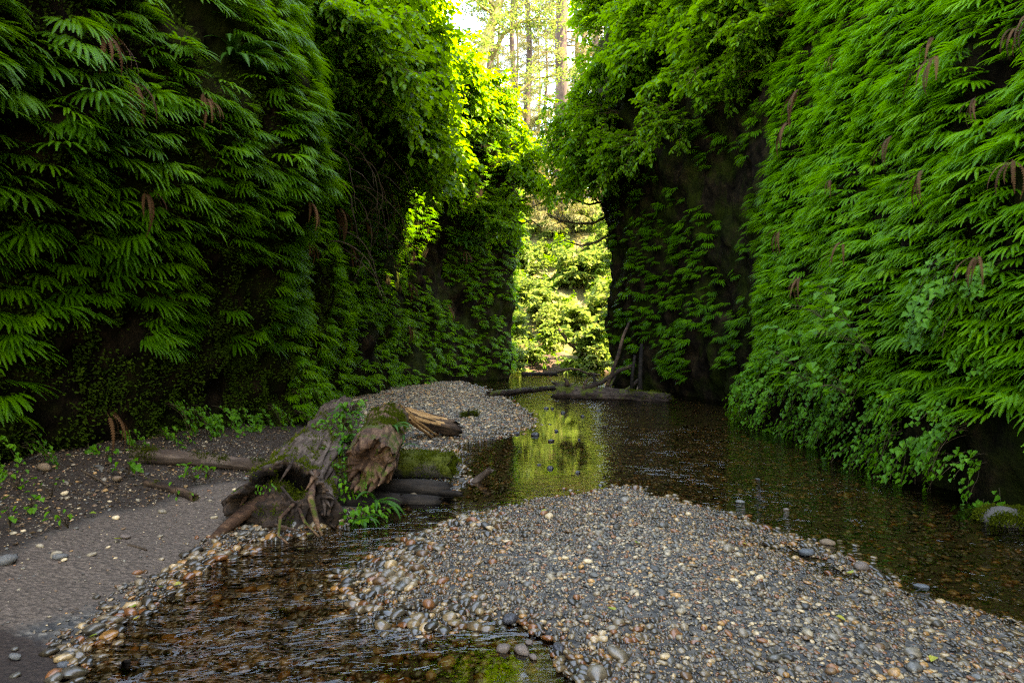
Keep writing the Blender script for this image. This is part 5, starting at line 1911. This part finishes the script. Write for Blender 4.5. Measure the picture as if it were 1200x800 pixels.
def spruce(name, x, y, H, r, seed, lab, z0=None, first=5.0, dens=1.0, lean=0.0):
    rs_ = random.Random(seed)
    z0 = gz(x, y) - 0.3 if z0 is None else z0
    root = thing(name, lab, 'tree', (x, y, z0))
    mb = MB()
    n = 26
    pts = [Vector((lean * (i / n) * H + 0.12 * math.sin(i * 0.7 + seed), 0.1 * math.cos(i * 0.5), H * i / n)) for i in range(n + 1)]
    mb.tube(pts, [r * (1 + 0.5 * math.exp(-i * 0.9)) * (1 - 0.8 * i / n) for i in range(n + 1)], 16, 0.07, 2.0, seed)
    mb.build('trunk', M['spruce_bark'], root)
    pos, dr, nm, ln, wd = [], [], [], [], []
    nb = int(50 * dens)
    for b in range(nb):
        h = first + (H - first) * (b + rs_.random()) / nb
        a = rs_.uniform(0, 6.283)
        Lb = (0.35 + (1 - h / H)) * 3.9 * rs_.uniform(0.6, 1.1)
        d = Vector((math.cos(a), math.sin(a), rs_.uniform(-0.15, 0.25)))
        p = Vector((lean * h, 0, h)); bp = [p.copy()]
        k = 9
        for i in range(k):
            d = (d + Vector((rs_.uniform(-0.08, 0.08), rs_.uniform(-0.08, 0.08), -0.06 if i < 6 else 0.08))).normalized()
            p = p + d * Lb / k
            bp.append(p.copy())
        m2 = MB()
        m2.tube(bp, [0.06 * r / 0.5 * (1 - 0.09 * i) for i in range(k + 1)], 5)
        m2.build('branch', M['twig'], root)
        for i in range(2, k + 1):
            for s in range(8):
                f = rs_.random()
                c = bp[i - 1].lerp(bp[i], f)
                e = (d.cross(Vector((0, 0, 1))) * (1 if s % 2 else -1) * rs_.uniform(0.3, 1) + d * 0.4 + Vector((0, 0, rs_.uniform(-0.9, 0.05))))
                e.normalize()
                sl = rs_.uniform(0.3, 0.75)
                for q in range(6):
                    u = c + e * sl * (q + 0.4) / 6 + Vector((0, 0, -0.02 * q))
                    pos.append(u)
                    dr.append(e + Vector((rs_.uniform(-0.8, 0.8), rs_.uniform(-0.8, 0.8), rs_.uniform(-0.7, 0.2))))
                    nm.append(Vector((rs_.uniform(-0.6, 0.6), rs_.uniform(-0.6, 0.6), 1)))
                    ln.append(rs_.uniform(0.12, 0.28)); wd.append(rs_.uniform(0.02, 0.05))
    V, Fc = leaf_arrays(np.array(pos), np.array(dr), unit(np.array(nm)), np.array(ln), np.array(wd))
    mesh_obj('crown', V, Fc, M['needle'], root)
    return root


at_x = lambda px, Yd: (px - 600) * Yd / F
for i, (px, Yd, H, r, lab, first, dens) in enumerate([
        (659, 58, 34, 0.78, 'thickest spruce trunk standing in the sunlit gap', 12, 0.75),
        (684, 66, 36, 0.45, 'slim spruce just behind the thickest trunk', 10, 0.7),
        (675, 72, 36, 0.35, 'thin far trunk close beside the thickest spruce', 12, 0.6),
        (619, 64, 34, 0.42, 'slender spruce in the middle of the sunlit gap', 7, 0.9),
        (601, 70, 36, 0.42, 'slender spruce at the leafy edge of the gap', 9, 0.8),
        (640, 84, 30, 0.3, 'small pale spruce far behind in the gap', 0.5, 1.2),
        (700, 62, 34, 0.5, 'spruce half hidden by the overhanging shrubs', 10, 0.8),
        (575, 62, 30, 0.45, 'spruce hidden behind the leafy top of the shaded wall', 6, 0.9)]):
    spruce('spruce_tree', at_x(px, Yd), Yd, H, r, 60 + i, lab, None, first, dens)
for i, (px, Yd, H) in enumerate([(606, 105, 40), (632, 120, 42), (652, 100, 38), (676, 112, 40), (700, 104, 38), (584, 98, 38), (620, 92, 34)]):
    spruce('spruce_tree', at_x(px, Yd), Yd, H, 0.4, 120 + i, f'distant hazy full-crowned spruce far behind the gap', None, 2, 1.7)['group'] = 'distant spruces behind the gap'
for i, (px, Yd, H) in enumerate([(648, 56, 7.0), (625, 54, 6.0), (668, 60, 6.0), (608, 57, 6.5), (690, 58, 7), (636, 62, 8), (658, 50, 4.0), (590, 52, 6)]):
    spruce('young_spruce', at_x(px, Yd), Yd, H, 0.1, 80 + i, ['pale young spruce below the thickest trunk', 'pale young spruce low in the gap beside the leaning boughs', 'young spruce at the foot of the slim trunks', 'young spruce at the leafy edge of the gap',
           'young spruce by the overhanging shrubs', 'tallest of the pale young spruces in the gap', 'lowest pale young spruce on the slope top', 'young spruce behind the shaded wall top'][i], None, 0.4, 0.75)


def alder(name, pts, r0, r1, limbs, seed, lab, leafy=1.0):
    rs_ = random.Random(seed)
    o0 = Vector(pts[0])
    root = thing(name, lab, 'tree', o0)
    mb = MB()
    P_ = [Vector(p) - o0 for p in pts]
    n = len(P_)
    mb.tube(P_, [r0 + (r1 - r0) * i / (n - 1) for i in range(n)], 10, 0.1, 3, seed)
    mb.build('trunk', M['alder_bark'], root)
    pos, dr, nm, ln = [], [], [], []
    for l in range(limbs):
        s = rs_.uniform(0.3, 0.98) * (n - 1)
        i = min(int(s), n - 2)
        p = P_[i].lerp(P_[i + 1], s - i)
        d = Vector((rs_.uniform(-1, 1), rs_.uniform(-0.7, 0.7), rs_.uniform(-0.2, 0.8))).normalized()
        q = [p.copy()]
        for k in range(8):
            d = (d + Vector((rs_.uniform(-0.25, 0.25), rs_.uniform(-0.25, 0.25), rs_.uniform(-0.2, 0.18)))).normalized()
            p = p + d * 0.36
            q.append(p.copy())
            for j in range(int(26 * leafy)):
                c = p + Vector((rs_.gauss(0, 0.28), rs_.gauss(0, 0.28), rs_.gauss(0, 0.2)))
                pos.append(c); dr.append(Vector((rs_.gauss(0, 1), rs_.gauss(0, 1), rs_.uniform(-0.6, 0.1))))
                nm.append(Vector((rs_.gauss(0, 0.4), rs_.gauss(0, 0.4), 1))); ln.append(rs_.uniform(0.09, 0.17))
        m2 = MB()
        m2.tube(q, [r1 * (1 - 0.1 * k) * 0.5 for k in range(9)], 6)
        m2.build('branch', M['alder_bark'], root)
    ln = np.array(ln)
    V, Fc = leaf_arrays(np.array(pos), np.array(dr), unit(np.array(nm)), ln, ln * 0.6)
    mesh_obj('crown', V, Fc, M['sunleaf'], root)


alder('alder_tree', [at(545, 160, 31), at(560, 90, 31), at(570, 45, 31), at(583, 10, 31), at(598, -40, 31), at(612, -110, 31)], 0.30, 0.14, 22, 5, 'leaning mossy alder at the edge of the shaded wall top')
alder('alder_tree', [at(572, 175, 33), at(588, 140, 33), at(606, 110, 33), at(622, 95, 33), at(632, 88, 33)], 0.10, 0.05, 9, 6, 'thin slanting alder stem crossing the lower gap', 0.6)
alder('alder_tree', [at(575, 70, 32), at(590, 40, 32), at(610, 26, 32), at(640, 22, 32)], 0.12, 0.05, 12, 7, 'arching mossy alder bough high in the gap', 0.9)

# ------------------------------------------------------------------ light, sky, camera
EL, AZ = math.radians(52), math.radians(108)     # azimuth from +Y towards +X
sdir = Vector((math.sin(AZ) * math.cos(EL), math.cos(AZ) * math.cos(EL), math.sin(EL)))
ld = bpy.data.lights.new('sun', 'SUN')
ld.energy = 3.0
ld.angle = math.radians(0.55)
ld.color = (1.0, 0.95, 0.86)
so = bpy.data.objects.new('sun', ld)
COL.objects.link(so)
so.rotation_euler = sdir.to_track_quat('Z', 'Y').to_euler()
w = bpy.data.worlds.new('World')
sc.world = w
w.use_nodes = True
nt = w.node_tree
sky = nt.nodes.new('ShaderNodeTexSky')
sky.sky_type = 'NISHITA'
sky.sun_disc = False
sky.sun_elevation = EL
sky.sun_rotation = AZ
sky.air_density = 1.0
sky.dust_density = 0.5
bg = nt.nodes['Background']
bg.inputs['Strength'].default_value = 0.15
nt.links.new(sky.outputs[0], bg.inputs['Color'])

cd = bpy.data.cameras.new('camera')
cd.lens = 24
cd.sensor_width = 36
cd.clip_end = 2000
co = bpy.data.objects.new('camera', cd)
COL.objects.link(co)
co.location = (0, 0, CAMZ)
co.rotation_euler = (math.radians(90), 0, 0)
sc.camera = co

vs = sc.view_settings
sc.display_settings.display_device = 'sRGB'
vs.view_transform = 'Standard'
vs.look = 'None'
vs.gamma = 1
vs.use_curve_mapping = False
vs.exposure = 4.4
vs.use_white_balance = True
vs.white_balance_temperature = 9500
vs.white_balance_tint = 10
cy = sc.cycles
cy.max_bounces = 7
cy.diffuse_bounces = 4
cy.glossy_bounces = 3
cy.transmission_bounces = 4
cy.transparent_max_bounces = 8
cy.caustics_reflective = False
cy.caustics_refractive = False
cy.use_denoising = False
cy.use_adaptive_sampling = False
cy.filter_width = 1.3
cy.use_guiding = True
cy.use_light_tree = False
cy.sample_clamp_indirect = 6
